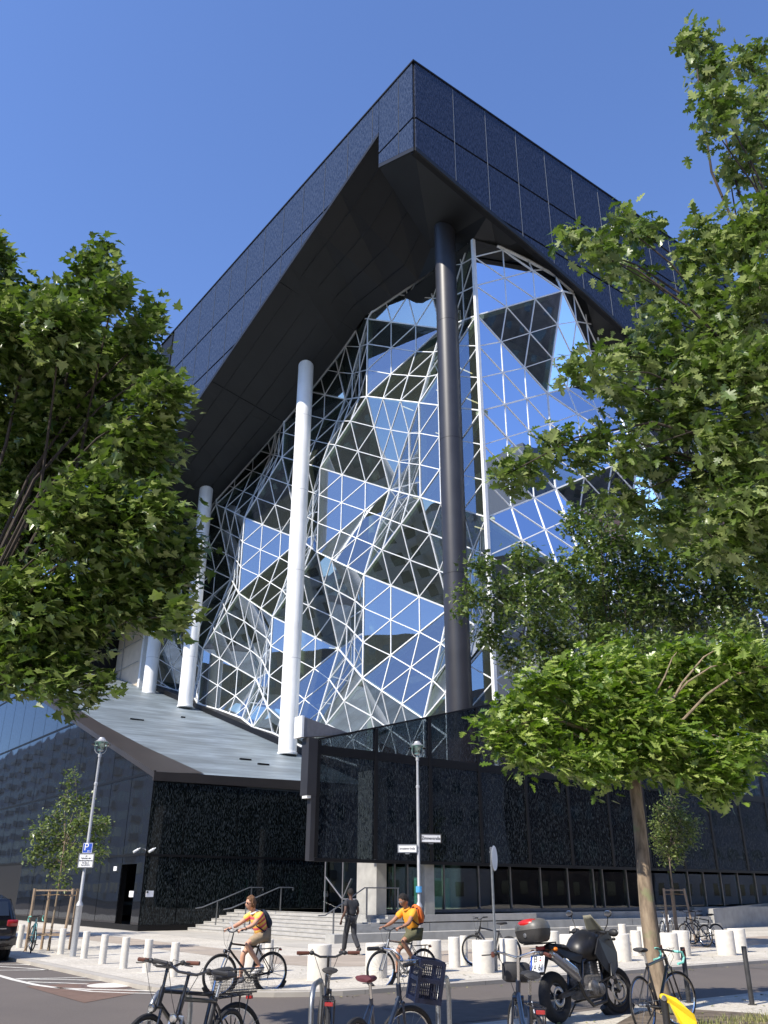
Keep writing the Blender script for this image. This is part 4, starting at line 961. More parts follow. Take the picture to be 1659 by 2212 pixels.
RT = [(1500, 95, 42), (1530, 150, 45), (1545, 215, 48), (1540, 275, 38), (1610, 125, 40), (1650, 190, 40), (1640, 255, 42), (1610, 330, 45), (1655, 380, 36), (1575, 375, 22),
      (1230, 520, 24), (1270, 545, 36), (1310, 555, 30), (1345, 485, 30), (1385, 500, 28), (1370, 600, 32), (1400, 640, 22), (1480, 560, 40), (1540, 520, 60), (1600, 540, 70), (1650, 480, 60), (1640, 620, 90), (1510, 640, 60), (1570, 700, 80), (1440, 690, 40), (1400, 730, 36), (1365, 770, 30), (1440, 780, 60), (1520, 800, 80), (1620, 820, 110),
      (1240, 800, 24), (1300, 800, 30), (1330, 850, 34), (1400, 870, 50), (1480, 900, 80), (1580, 950, 100), (1660, 1000, 100), (1280, 950, 30), (1200, 955, 36), (1140, 1000, 30), (1085, 1030, 22), (1250, 1000, 36), (1350, 980, 48), (1420, 1010, 60), (1510, 1050, 80), (1610, 1090, 90), (1340, 1080, 44), (1440, 1130, 60), (1560, 1170, 80), (1670, 1200, 80)]
c0 = atY((1830, 900), 9.4)
tree('oak_tree', 'tall red oak reaching in from the right edge, with wind-blown pointed leaves', (c0.x + .3, c0.y, 0), (c0.x - .1, c0.y, c0.z - .6), jit(RT, 9.2, .7, 2, .8, k=.74), 680, .165, OAK, M['leaf_oak'], .15, 2, wind=Vector((.9, -.1, .1)), per=15, spread=.9, mats=M['bark_dark'])
MT = [(1010, 1285, 36), (990, 1320, 20), (1040, 1230, 40), (1080, 1290, 60), (1060, 1370, 48), (1130, 1215, 46), (1160, 1300, 75), (1110, 1420, 46), (1180, 1400, 70), (1240, 1240, 75), (1270, 1340, 90), (1220, 1440, 55), (1250, 1130, 50), (1310, 1180, 80), (1340, 1300, 90), (1320, 1400, 70), (1400, 1220, 90), (1440, 1320, 100), (1500, 1200, 90), (1560, 1300, 110), (1640, 1260, 100), (1300, 1090, 36), (1380, 1110, 50), (1480, 1110, 60), (1600, 1400, 80), (1420, 1420, 70)]
c0 = atY((1364, 1560), 27.5)
tree('maple_tree', 'small-leaved dark maple crown between the glass front and the near oak', (c0.x, c0.y, 0), (c0.x, c0.y, c0.z), jit(MT, 27.5, 1.6, 3, k=.88), 4200, .17, MAPLE, M['leaf_maple'], .13, 3, wind=Vector((.5, -.1, .1)), per=6, mats=M['bark_dark'])
NT = [(1065, 1560, 34), (1085, 1600, 26), (1110, 1540, 46), (1150, 1490, 48), (1150, 1580, 50), (1210, 1470, 50), (1210, 1560, 70), (1190, 1620, 30), (1285, 1440, 46), (1290, 1520, 76), (1270, 1610, 44), (1350, 1460, 60), (1370, 1550, 80), (1340, 1640, 30), (1400, 1620, 40), (1430, 1450, 60), (1450, 1530, 80), (1500, 1440, 54), (1530, 1530, 76), (1500, 1620, 40), (1590, 1430, 50), (1610, 1500, 70), (1570, 1600, 46), (1560, 1680, 26), (1640, 1580, 44), (1660, 1440, 50), (1600, 1640, 24), (1150, 1640, 24), (1235, 1650, 34), (1320, 1660, 32), (1430, 1655, 36), (1480, 1675, 24), (1525, 1690, 22), (1330, 1405, 22), (1470, 1400, 24), (1570, 1390, 22), (1390, 1640, 34)]
tbs = gp((1434, 2188)); ttp = atY((1358, 1590), tbs.y + .35)
FT = [(1140, 1635, 26), (1210, 1640, 36), (1270, 1650, 34), (1330, 1640, 36), (1300, 1680, 20), (1390, 1645, 34), (1440, 1655, 36), (1500, 1660, 34), (1550, 1690, 26), (1350, 1590, 50), (1440, 1590, 46), (1580, 1640, 30), (1090, 1620, 18), (1620, 1620, 28), (1535, 1705, 24), (1575, 1700, 20), (1560, 1660, 30), (1060, 1600, 16)]
tree('oak_tree', 'near oak with pale lichen-spotted trunk and bright sunlit lower crown', tbs, ttp, jit(NT, tbs.y + .2, .8, 4, k=.88) + jit(FT, tbs.y - .45, .2, 9, k=.95), 1050, .175, OAK, M['leaf_bright'], .135, 4, wind=Vector((1.0, -.1, .1)), per=14, spread=.95, bend=Vector((-.05, 0, 0)))
# saplings with their stake frames
def sapling(label, base, h, blobs, seed, stakes, sh, lm, leaf, ntw):
    tree('young_tree', label, base, (base[0] + .02, base[1], h), blobs, ntw, leaf, LITE, lm, .035, seed, per=6, spread=1.3, group='young street trees')
    t = thing('tree_support', sh[1], 'tree support', base, 0, 'wooden frames holding young trees')
    for dx, dy, lx, ly in stakes: obj('stake', MB().tube([(dx, dy, 0), (dx + lx, dy + ly, sh[0])], .042, 8), M['wood_stake'], t, True)
    a_ = [Vector((dx + lx * .97, dy + ly * .97, sh[0] * .97)) for dx, dy, lx, ly in stakes]
    mb = MB()
    for i in range(len(a_)): mb.tube([a_[i], a_[(i + 1) % len(a_)]], .028, 4)
    obj('crossbar', mb, M['wood_stake'], t)
    mb = MB()
    for p_ in a_: mb.tube([p_ - Vector((0, 0, .14)), Vector((0, 0, sh[0] * .9))], .012, 5)
    obj('tie', mb, mat('coir_tie', (.30, .20, .11), .9), t)
    mb = MB()
    for i in range(len(a_)):
        g = lambda s: Vector((s[0], s[1], .42)) + Vector((s[2], s[3], 0)) * (.42 / sh[0]); mb.tube([g(stakes[i]), g(stakes[(i + 1) % len(stakes)])], .022, 4)
    if sh[2]: obj('lower_rail', mb, M['wood_stake'], t)
SB = gp(A6(527, 672))
sapling('young tree with pale green leaves in front of the left black wing', SB, 3.0, jit([(150, 1690, 14), (150, 1735, 24), (185, 1735, 18), (120, 1760, 22), (90, 1800, 28), (130, 1810, 34), (170, 1780, 30), (205, 1790, 28), (225, 1780, 14), (80, 1845, 24), (120, 1860, 30), (165, 1850, 30), (205, 1840, 26), (140, 1900, 16), (160, 1670, 9)], SB.y, .35, 5), 5, [(-.55, -.35, 0, 0), (.5, -.35, .1, 0), (.45, .5, .02, 0), (-.4, .5, 0, 0)], (1.68, 'square wooden stake frame around the left young tree', True), M['leaf_small'], .11, 620)
SR = gp(A5(690, 590)); CR = reg(1900, 2500, 1124)
sapling('young olive green tree behind the near oak trunk', SR, 3.0, jit([tuple(CR(1090, 880)) + (9,), tuple(CR(1095, 950)) + (14,), tuple(CR(1020, 1020)) + (16,), tuple(CR(1100, 1020)) + (22,), tuple(CR(1170, 1050)) + (18,), tuple(CR(1030, 1100)) + (24,), tuple(CR(1120, 1110)) + (30,), tuple(CR(1210, 1110)) + (22,), tuple(CR(1030, 1200)) + (24,), tuple(CR(1110, 1210)) + (30,), tuple(CR(1200, 1190)) + (20,), tuple(CR(1060, 1290)) + (20,), tuple(CR(1130, 1290)) + (18,), tuple(CR(1250, 1090)) + (9,)], SR.y, .3, 6), 6, [(-.42, -.25, .06, .1), (.05, .35, -.02, -.1), (.55, -.2, -.16, .1)], (1.78, 'three-legged wooden frame around the right young tree', False), M['leaf_small'], .10, 560)
# street trees beyond the left edge of the picture, whose shade falls on the corner pavement
for k, (x, y) in enumerate(((-18.5, 32.5), (-21.5, 28))):
    bl = [(Vector((x + dx, y + dy, z)), Vector((r, r, r * .85))) for dx, dy, z, r in ((0, 0, 8, 2.1), (1.6, .5, 6.8, 1.6), (-1.7, .4, 7, 1.7), (.2, 1.8, 7.2, 1.6), (.3, -1.7, 6.9, 1.6), (0, 0, 10, 1.5))]
    tree('street_tree', ['round street tree beyond the left edge, nearer the black wing', 'round street tree beyond the left edge, further from the black wing'][k], (x, y, 0), (x, y, 5.6), bl, 900, .26, LITE, M['leaf_maple'], .16, 10 + k, per=5, group='street trees on the side street')

# ================================================================== BICYCLES
HEADP = Vector((.385, 0, .80)); HAX = Vector((-.31, 0, .95)).normalized()
def bike(label, loc, rz, lean=0.0, steer=0.0, kind='diamond', bars='flat', paint='black_paint', fork=None, fender='black_plastic', grip='black_plastic', saddle='seat_black',
         rack=True, light=True, basket=None, tyre='rubber', bar='black_paint', guard=True, name='parked_bicycle', group='parked bicycles', cat='bicycle', wr=.345, tw=.021, spokes=True, locked=False):
    t = thing(name, label, cat, loc, rz, group); t.rotation_euler = (lean, 0, rz)
    P_ = M[paint]; Rm = Matrix.Translation(HEADP) @ Matrix.Rotation(steer, 4, HAX) @ Matrix.Translation(-HEADP); st = lambda p: Rm @ Vector(p)
    RW = Vector((-.50, 0, wr)); FW = Vector((.555, 0, wr)); BB = Vector((-.06, 0, .28)); ST = Vector((-.215, 0, .80)); HT = Vector((.362, 0, .87)); HBt = Vector((.41, 0, .72))
    mb = MB()
    if kind == 'diamond': mb.tube([ST + Vector((.01, 0, -.03)), HT + Vector((0, 0, -.03))], .018, 8)
    elif kind == 'step': mb.tube([BB + (ST - BB) * .45, Vector((.10, 0, .47)), Vector((.28, 0, .62)), HBt + Vector((-.01, 0, .06))], .017, 8)
    mb.tube([BB, HBt + Vector((-.01, 0, .03))], .022, 8); mb.tube([BB, ST], .017, 8); mb.tube([HBt, HT], .024, 10)
    for y in (-.06, .06):
        mb.tube([BB + Vector((0, y * .6, 0)), RW + Vector((0, y, 0))], .011, 6); mb.tube([ST + Vector((.01, y * .3, -.05)), RW + Vector((0, y, 0))], .009, 6)
    mb.tube([BB + Vector((0, -.05, 0)), BB + Vector((0, .05, 0))], .028, 10); obj('frame', mb, P_, t, True)
    mb = MB().tube([ST, (ST + Vector((-.045, 0, .14)))], .0135, 8); obj('seat_post', mb, M['chrome'], t, True)
    mb = MB(); sp = Vector((-.275, 0, .955)); rings = []
    for x, wy, zz, h_ in ((-.14, .055, .0, .02), (-.12, .078, .012, .04), (-.05, .07, .006, .045), (.03, .035, .0, .04), (.10, .022, .0, .035), (.14, .012, -.004, .02)):
        rings.append([sp + Vector((x, wy * math.cos(a), zz + h_ * .6 * math.sin(a) * (1 if math.sin(a) > 0 else 1.3))) for a in [2 * PI * k / 10 for k in range(10)]])
    mb.loft(rings); s_ = obj('saddle', mb, M[saddle], t, True)
    obj('saddle_rail', MB().tube([sp + Vector((-.08, .02, -.03)), sp + Vector((.06, .015, -.045))], .004, 5).tube([sp + Vector((-.08, -.02, -.03)), sp + Vector((.06, -.015, -.045))], .004, 5), M['chrome'], s_)
    def wheel(nm, c, f):
        mb = MB().torus(c, (0, 1, 0), wr - tw, tw, 36, 8); o = obj(nm, mb.xf(f), M[tyre], t, True)
        obj('rim', MB().torus(c, (0, 1, 0), wr - tw * 2 - .008, .010, 36, 4).xf(f), M['chrome'], o)
        mb = MB().tube([c + Vector((0, -.045, 0)), c + Vector((0, .045, 0))], .018, 8); obj('hub', mb.xf(f), M['galv'], o)
        if spokes:
            mb = MB()
            for k in range(18):
                a = 2 * PI * k / 18; d = Vector((math.cos(a), 0, math.sin(a))); s = Vector((0, .03 if k % 2 else -.03, 0))
                mb.tube([c + s + d * .01, c + d * (wr - tw * 2 - .01)], .0014, 3, cap=False)
            obj('spokes', mb.xf(f), M['galv'], o)
        return o
    wheel('rear_wheel', RW, lambda p: p); wheel('front_wheel', FW, st)
    mb = MB()
    for y in (-.05, .05): mb.tube([HBt + Vector((.005, y * .9, -.0)), HBt + Vector((.04, y, -.12)), FW + Vector((0, y, 0))], .0125, 7)
    mb.tube([HBt + Vector((.005, -.055, 0)), HBt + Vector((.005, .055, 0))], .016, 7); obj('fork', mb.xf(st), M[fork or paint], t, True)
    # handlebar
    S0_ = HT; ht = {'flat': 1.03, 'city': 1.06, 'drop': .93}[bars]; S1_ = Vector((.33, 0, ht)); mb = MB().tube([S0_, S1_, S1_ + Vector((.04, 0, .0))], .014, 8)
    hb = S1_ + Vector((.045, 0, 0)); gr = []
    if bars == 'flat':
        for y in (-1, 1): mb.tube([hb, hb + Vector((.0, y * .08, .0)), hb + Vector((-.015, y * .16, .035)), hb + Vector((-.05, y * .31, .04))], .0115, 8); gr.append((hb + Vector((-.035, y * .20, .038)), hb + Vector((-.052, y * .325, .04))))
    elif bars == 'city':
        for y in (-1, 1): mb.tube([hb, hb + Vector((.03, y * .07, .02)), hb + Vector((.02, y * .18, .05)), hb + Vector((-.07, y * .25, .045)), hb + Vector((-.20, y * .275, .03))], .011, 8); gr.append((hb + Vector((-.10, y * .257, .042)), hb + Vector((-.215, y * .278, .03))))
    else:
        for y in (-1, 1): gr.append(None); mb.tube([hb, hb + Vector((.0, y * .17, 0))], .0125, 8)
    h_ = obj('handlebar', mb.xf(st), M[bar], t, True)
    if bars == 'drop':
        for y in (-1, 1): obj('bar_tape', MB().tube([hb + Vector((0, y * .15, 0)), hb + Vector((.03, y * .20, 0)), hb + Vector((.10, y * .205, -.01)), hb + Vector((.135, y * .205, -.07)), hb + Vector((.10, y * .21, -.13)), hb + Vector((.0, y * .215, -.145))], .016, 8).xf(st), M['mint'], h_, True); obj('brake_lever', MB().tube([hb + Vector((.11, y * .205, .01)), hb + Vector((.155, y * .205, .03)), hb + Vector((.165, y * .205, -.06))], .012, 6).xf(st), M['brown_grip'], h_, True)
    else:
        for g0, g1 in gr: obj('grip', MB().tube([g0, g1], .018, 8).xf(st), M[grip], h_, True)
        for (g0, g1), y in zip(gr, (-1, 1)):
            mb = MB().tube([g0 + Vector((.01, -y * .01, 0)), g0 + Vector((.05, y * .02, -.015)), g0 + Vector((.05, y * .10, -.02))], .006, 5); mb.ell(g0 + Vector((.012, -y * .03, .0)), (.022, .028, .022), 8, 6); obj('brake_lever', mb.xf(st), M['black_plastic'], h_, True)
    mb = MB()
    for y in (-1, 1):
        q = gr[0][0] if gr[0] else hb; q = Vector((q.x, y * abs(q.y), q.z)); mb.tube([q, q + Vector((.13, -y * .05, .03)), HT + Vector((.12, y * .05, -.02)), HT + Vector((.05, y * .02, -.14))], .003, 4)
    obj('brake_cable', mb.xf(st), M['black_plastic'], t)
    if guard:
        def fend(nm, c, a0, a1, f, mt):
            obj(nm, MB().torus(c, (0, -1, 0), wr + .015, .026, 18, 6, a0=a0, a1=a1, sy=1.0).xf(f), M[mt], t, True)
        fend('rear_mudguard', RW, math.radians(25), math.radians(215), lambda p: p, fender); fend('front_mudguard', FW, math.radians(10), math.radians(150) , st, fender)
        mb = MB()
        for y in (-.035, .035): mb.tube([RW + Vector((0, y, 0)), RW + Vector((-.30, y * .6, .20))], .003, 4); mb.tube([RW + Vector((0, y, 0)), RW + Vector((-.34, y * .6, -.10))], .003, 4)
        obj('mudguard_stay', mb, M['galv'], t)
    if rack:
        mb = MB()
        for y in (-.055, .055):
            mb.tube([Vector((-.24, y, .735)), Vector((-.66, y, .745))], .006, 6); mb.tube([RW + Vector((0, y * 1.1, 0)), Vector((-.50, y, .74))], .006, 6); mb.tube([RW + Vector((0, y * 1.1, 0)), Vector((-.62, y, .74))], .006, 6)
        for x in (-.28, -.40, -.52, -.66): mb.tube([Vector((x, -.055, .74)), Vector((x, .055, .74))], .005, 6)
        obj('rear_carrier', mb, M['black_paint'], t)
        tl = obj('tail_light', MB().bbox((-.68, 0, .715), (.025, .075, .032)), M['tail_red'], t)
    if light:
        mb = MB().lathe([(.012, -.05), (.034, -.02), (.038, .015), (.03, .02)], HBt + Vector((.075, 0, -.0)), 12, axis=(1, 0, 0)); mb.tube([HBt, HBt + Vector((.05, 0, 0))], .006, 5); l_ = obj('headlight', mb.xf(st), M['black_plastic'], t, True)
        obj('lens', MB().lathe([(.03, .0), (.026, .006), (.001, .008)], HBt + Vector((.096, 0, 0)), 12, axis=(1, 0, 0)).xf(st), M['chrome'], l_, True)
    mb = MB().torus(BB + Vector((0, -.05, 0)), (0, 1, 0), .09, .006, 24, 4)
    for k in range(5): a = 2 * PI * k / 5; mb.tube([BB + Vector((0, -.05, 0)), BB + Vector((.088 * math.cos(a), -.05, .088 * math.sin(a)))], .006, 4)
    ca = math.radians(150); cd = Vector((math.cos(ca), 0, math.sin(ca))) * .17
    mb.tube([BB + Vector((0, .065, 0)), BB + cd + Vector((0, .075, 0))], .009, 6); mb.tube([BB + Vector((0, -.065, 0)), BB - cd + Vector((0, -.075, 0))], .009, 6); cr = obj('crankset', mb, M['black_plastic'], t, True)
    for s, y in ((1, .12), (-1, -.12)): obj('pedal', MB().bbox(BB + cd * s + Vector((0, y, 0)), (.09, .085, .02)), M['black_plastic'], cr)
    mb = MB()
    for z in (.09, -.09): mb.tube([BB + Vector((0, -.05, z)), RW + Vector((0, -.05, z * .4))], .004, 4)
    obj('chain', mb, M['galv'], t); obj('derailleur', MB().ell(RW + Vector((.01, -.07, -.02)), (.04, .012, .04), 8, 6).tube([RW + Vector((.01, -.07, -.03)), RW + Vector((.03, -.07, -.11))], .012, 6), M['black_plastic'], t, True)
    if name == 'parked_bicycle': obj('kickstand', MB().tube([Vector((-.12, .03, .26)), Vector((-.20, .20, .01))], .009, 6), M['black_plastic'], t)
    if basket == 'wire':
        mb = MB(); lo = Vector((-.70, 0, .76)); 
        for i in range(9):
            f_ = i / 8
            for (x0, y0, x1, y1) in ((-.17, -.11, .17, -.11), (.17, -.11, .17, .11), (.17, .11, -.17, .11), (-.17, .11, -.17, -.11)):
                k = 1 + .35 * f_; mb.tube([Vector((-.50 + x0 * k, y0 * k, .76 + .2 * f_)), Vector((-.50 + x1 * k, y1 * k, .76 + .2 * f_))], .0022 if 0 < i < 8 else .006, 3 if 0 < i < 8 else 5, cap=False)
        for i in range(19):
            f_ = -1 + i / 9
            for sx, sy, vx in ((1, 0, 0), (-1, 0, 0), (0, 1, 1), (0, -1, 1)):
                if vx: a = Vector((-.50 + .17 * f_, .11 * sy, .76)); c_ = Vector((-.50 + .17 * 1.35 * f_, .11 * 1.35 * sy, .96))
                else: a = Vector((-.50 + .17 * sx, .11 * f_, .76)); c_ = Vector((-.50 + .17 * 1.35 * sx, .11 * 1.35 * f_, .96))
                mb.tube([a, c_], .0016, 3, cap=False)
            mb.tube([Vector((-.50 + .17 * f_, -.11, .765)), Vector((-.50 + .17 * f_, .11, .765))], .0018, 3, cap=False)
        obj('wire_basket', mb, M['black_paint'], t)
    if locked: obj('lock', MB().torus((-.10, 0, .62), (.3, 1, .1), .10, .012, 20, 6), M['black_plastic'], t, True)
    return t
def hd(dx, dy): return math.atan2(dy, dx)
def zat(x, D, z=0.0): p = atY((x, 2000), D); return Vector((p.x, D, z))
HR = hd(-RD.x, -RD.y)
def from_pt(q, D, local, rz):     # ground origin so that the local point (x,y) of a bike stands at column q of the picture, D metres ahead
    p = zat(q, D); c, s = math.cos(rz), math.sin(rz); return Vector((p.x - (local[0] * c - local[1] * s), p.y - (local[0] * s + local[1] * c), 0))
def gmid(q, z): p = gp(q, z); return p
b1 = gmid((531, 2149.5), RZ); b2 = gmid((872, 2136), RZ)
CB1 = bike('black trekking bicycle ridden by the person in a striped shirt', b1, HR, kind='diamond', fork='chrome', grip='black_plastic', name='ridden_bicycle', group='bicycles being ridden', basket=None)
CB2 = bike('grey trekking bicycle ridden by the person in an orange shirt', b2, HR, kind='diamond', paint='galv', fork='galv', name='ridden_bicycle', group='bicycles being ridden', fender='black_plastic')
# foreground row
r = hd(-.62, -.78); bike('black bicycle with brown grips and a wire basket on its rear carrier', from_pt(372, 8.55, (.375, 0), r), r, lean=.07, steer=.30, grip='brown_grip', basket='wire', fork='black_paint')
r = hd(-.32, -.95); bike('silver forked black bicycle with black grips, parked against the brown gripped one', from_pt(392, 8.0, (.375, 0), r), r, lean=-.08, steer=.2, kind='diamond', paint='black_paint', fork='silver_paint', rack=False)
r = hd(-.08, .99); bike('black bicycle seen from behind in the middle foreground', from_pt(703, 9.9, (.375, 0), r), r, lean=.04, steer=.12, kind='diamond', grip='brown_grip')
r = hd(.42, .91); bike('dark blue bicycle with a dark red saddle and silver mudguards', from_pt(788, 8.45, (-.275, 0), r), r, lean=.05, steer=-.5, kind='step', paint='blue_paint', fender='silver_paint', saddle='dark_red', bars='city', bar='chrome', rack=False, light=False)
o = bpy.context.scene.collection.objects[-1]
r = hd(-.03, 1.0); E_ = bike('blue city bicycle with chrome swept handlebar, left of the motorcycle', from_pt(1109, 9.4, (.375, 0), r), r, lean=.02, steer=.05, kind='step', paint='blue_paint', fender='blue_paint', grip='brown_grip', bars='city', bar='chrome')
obj('handlebar_bag', MB().bbox((.47, 0, .93), (.14, .26, .17), bev=.2), M['seat_black'], E_, True); obj('saddle_cover', MB().ell((-.275, 0, .97), (.14, .09, .03), 12, 8), M['seat_black'], E_, True)
r = hd(.66, .75); bike('black racing bicycle with mint green handlebar tape leaning on the near tree trunk', from_pt(1374, 12.45, (-.50, 0), r), r, lean=-.06, steer=-.35, kind='diamond', bars='drop', guard=False, rack=False, light=False, wr=.335, tw=.013)
r = hd(-.72, .69); bike('black bicycle parked behind the round white bollards at the sign post', from_pt(1097, 22.6, (-.50, 0), r), r, lean=.05, steer=.2, kind='diamond', guard=False, rack=False)
r = hd(-.35, .93); bike('teal bicycle standing by the stake frame of the left young tree', gp(A6(330, 690)), r, lean=.05, steer=.3, kind='diamond', paint='teal_paint', bars='drop', guard=False, rack=False, light=False)
r = hd(-.35, .93); bike('black bicycle with a silver fork beside the right young tree, left of a pair', gp(A5(880, 628)), r, lean=.05, kind='diamond', fork='chrome', guard=False, rack=False)
r = hd(-.5, .86); bike('black bicycle beside the right young tree, right one of a pair', gp(A5(985, 612)), r, lean=.06, kind='diamond', fork='chrome', guard=False, rack=False)
r = hd(.55, .83); bike('white and purple bicycle half hidden behind the near oak trunk', gp(A5(560, 560)), r, lean=.06, kind='step', paint='white_metal', fork='silver_paint', rack=False)
# big blue plastic crate fixed askew over the front of the dark blue bicycle
cp = atY(A3(490, 1000), 8.95); ct = thing('crate', 'large dark blue plastic crate with slotted sides, tilted beside the red saddle', 'crate', cp, 0); ct.rotation_euler = (math.radians(6), math.radians(8), math.radians(22)); ct.scale = (.86, .86, .86)
mb = MB(); cw, cdp, ch = .27, .22, .40
for x in (-cw / 2, cw / 2):
    for y in (-cdp / 2, cdp / 2): mb.box((x - .018, y - .018, -ch / 2), (x + .018, y + .018, ch / 2))
for z in (-ch / 2, -.005, ch / 2 - .03):
    mb.box((-cw / 2, -cdp / 2 - .012, z), (cw / 2, -cdp / 2 + .008, z + .045)); mb.box((-cw / 2, cdp / 2 - .008, z), (cw / 2, cdp / 2 + .012, z + .045)); mb.box((-cw / 2 - .012, -cdp / 2, z + .002), (-cw / 2 + .008, cdp / 2, z + .043)); mb.box((cw / 2 - .008, -cdp / 2, z + .002), (cw / 2 + .012, cdp / 2, z + .043))
obj('crate_frame', mb, M['crate_blue'], ct)
mb = MB()
for k in range(1, 12):
    x = -cw / 2 + cw * k / 12
    for y in (-cdp / 2, cdp / 2): mb.box((x - .0035, y - .003, -ch / 2), (x + .0035, y + .003, ch / 2))
for k in range(1, 9):
    y = -cdp / 2 + cdp * k / 9
    for x in (-cw / 2, cw / 2): mb.box((x - .003, y - .0035, -ch / 2), (x + .003, y + .0035, ch / 2))
for z in (-.16, -.09, .08, .15):
    for y in (-cdp / 2, cdp / 2): mb.box((-cw / 2, y - .003, z), (cw / 2, y + .003, z + .008))
obj('slotted_side', mb, M['crate_blue'], ct); obj('crate_floor', MB().box((-cw / 2, -cdp / 2, -ch / 2 + .002), (cw / 2, cdp / 2, -ch / 2 + .012)), M['crate_blue'], ct)
def reflector(q, D, label, host=None):
    pass
hoop(zat(955, 9.7), math.radians(78), 'steel bicycle stand right of the blue crate'); hoop(zat(690, 9.3), math.radians(86), 'steel bicycle stand left of the middle parked bicycle')
hoop(zat(385, 9.2), math.radians(70), 'steel bicycle stand between the two left foreground bicycles', .7, .8)

# yellow hire bicycle cut off by the lower right edge
r = hd(-.80, .60); hb_ = thing('hire_bicycle', 'bright yellow hire bicycle at the lower right edge, seen from its rear', 'bicycle', from_pt(1440, 9.15, (0, 0), r), 0); hp = hb_.location
p0 = atY((1434, 2156), 9.15) - hp; p1 = atY((1502, 2196), 9.1) - hp; p2 = atY((1496, 2330), 9.1) - hp
nrm = Vector((0, 1, 0)); mb = MB(); ring = []
for k in range(11):
    f_ = k / 10; c_ = p0.lerp(p1, f_) if f_ < .99 else p1; ring.append((c_, .033 + .012 * f_))
pts = [p0 + Vector((-.03, 0, -.0)), p0 + Vector((-.024, 0, .028)), p0 + Vector((.0, 0, .038)), p0 + Vector((.12, 0, .0)), p1 + Vector((-.04, 0, .045)), p1 + Vector((-.005, 0, .02)), p1 + Vector((.012, 0, -.04)), p1 + Vector((.012, 0, -.25)), p2 + Vector((.0, 0, 0)), p2 + Vector((-.10, 0, 0)), p1 + Vector((-.085, 0, -.14)), p1 + Vector((-.15, 0, -.055)), p0 + Vector((.05, 0, -.048)), p0 + Vector((-.005, 0, -.03))]
o = recalc(obj('frame_arm', MB().prism(pts, (0, .05, 0)), M['yellow'], hb_)); bv = o.modifiers.new('bevel', 'BEVEL'); bv.width = .009; bv.segments = 2
obj('arm_bolt', MB().lathe([(.024, 0), (.024, .006), (.014, .009), (.001, .009)], p0 + Vector((0, -.002, 0)), 18, axis=(0, -1, 0)), M['galv'], hb_, True)
mb = MB().tube([p0 + Vector((.01, .03, .0)), p0 + Vector((.02, .05, -.62))], .034, 12); obj('seat_tube', mb, M['black_plastic'], hb_, True)
w0 = p0 + Vector((-.0, .10, -.37)); w0.z = .20 
obj('rear_wheel', MB().torus(w0, Vector((.93, .36, 0)), .20, .036, 32, 10), M['rubber'], hb_, True); obj('rim', MB().torus(w0, Vector((.93, .36, 0)), .155, .012, 32, 5), M['black_plastic'], hb_); obj('mudguard', MB().torus(w0, Vector((.93, .36, 0)), .25, .04, 20, 6, a0=math.radians(200), a1=math.radians(340)), M['black_plastic'], hb_, True)
obj('hub_cover', MB().lathe([(.07, -.05), (.09, 0), (.07, .05)], w0, 16, axis=Vector((.93, .36, 0))), M['yellow'], hb_, True)
mb = MB().prism([p0 + Vector((.10, .02, -.12)), p0 + Vector((.15, .02, -.09)), p0 + Vector((.19, .02, -.15)), p0 + Vector((.14, .02, -.22)), p0 + Vector((.11, .02, -.2))], (0, .02, 0)); recalc(obj('chain_case', mb, M['yellow'], hb_))

# ================================================================== PEOPLE
def skinned(nodes, edges, sub=2):
    me = bpy.data.meshes.new('tmp'); me.from_pydata([n[0] for n in nodes], edges, []); o = bpy.data.objects.new('tmp', me); COL.objects.link(o)
    md = o.modifiers.new('s', 'SKIN'); md.use_smooth_shade = True; md.branch_smoothing = .5
    for i, n in enumerate(nodes): r_ = n[1]; me.skin_vertices[0].data[i].radius = (r_, r_) if not isinstance(r_, tuple) else r_; me.skin_vertices[0].data[i].use_root = (i == 0)
    s_ = o.modifiers.new('b', 'SUBSURF'); s_.levels = sub; s_.render_levels = sub
    dg = bpy.context.evaluated_depsgraph_get(); dg.update(); m2 = bpy.data.meshes.new_from_object(o.evaluated_get(dg)); COL.objects.unlink(o); bpy.data.objects.remove(o)
    mb = MB(); mb.add([v.co.copy() for v in m2.vertices], [tuple(p.vertices) for p in m2.polygons]); bpy.data.meshes.remove(m2); return mb
def merge(a, c): a.add(c.v, c.f); return a
def headmesh(c, Rt, s=1.0):
    def fn(p, d):
        x, y, z = p
        if z < 0: x *= 1 - .10 * min(1, -z / .1); y *= 1 - .30 * min(1, -z / .11)
        if x < 0: x *= 1.06; z2 = z
        if d.x > .80: 
            if abs(d.y) < .30 and -.45 < d.z < .10: x += .020 * (1 - abs(d.y) / .30) * (1 - abs(d.z + .22) / .36)
            if .22 < abs(d.y) < .55 and -.02 < d.z < .25: x -= .008
            if abs(d.y) < .3 and -.62 < d.z < -.48: x += .005
        return Vector((x, y, z))
    mb = MB().ell((0, 0, 0), (.098 * s, .076 * s, .118 * s), 28, 22, fn=fn)
    for y in (-.078, .078): mb.ell((-.008, y * s, -.008), (.018, .009, .030), 8, 6)
    mb.xf(lambda p: c + Rt @ p); return mb
def hairmesh(c, Rt, s=1.0, back=0.0, top=.02, seed=0, low=-.02):
    rnd = random.Random(seed)
    def fn(p, d):
        k = 1 + .05 * math.sin(d.x * 21 + d.y * 17 + seed) + rnd.uniform(-.03, .03)
        x, y, z = p * k
        lim = .035 if d.x > .35 else low - .05 * max(0, -d.x) - back
        if z < lim: z = lim; x *= .86; y *= .90
        if d.x > .5 and z < .075: x = min(x, .070)
        return Vector((x, y, z))
    mb = MB().ell((-.006, 0, .010), (.107 * s, .088 * s, .124 * s + top), 26, 20, fn=fn); mb.xf(lambda p: c + Rt @ p); return mb
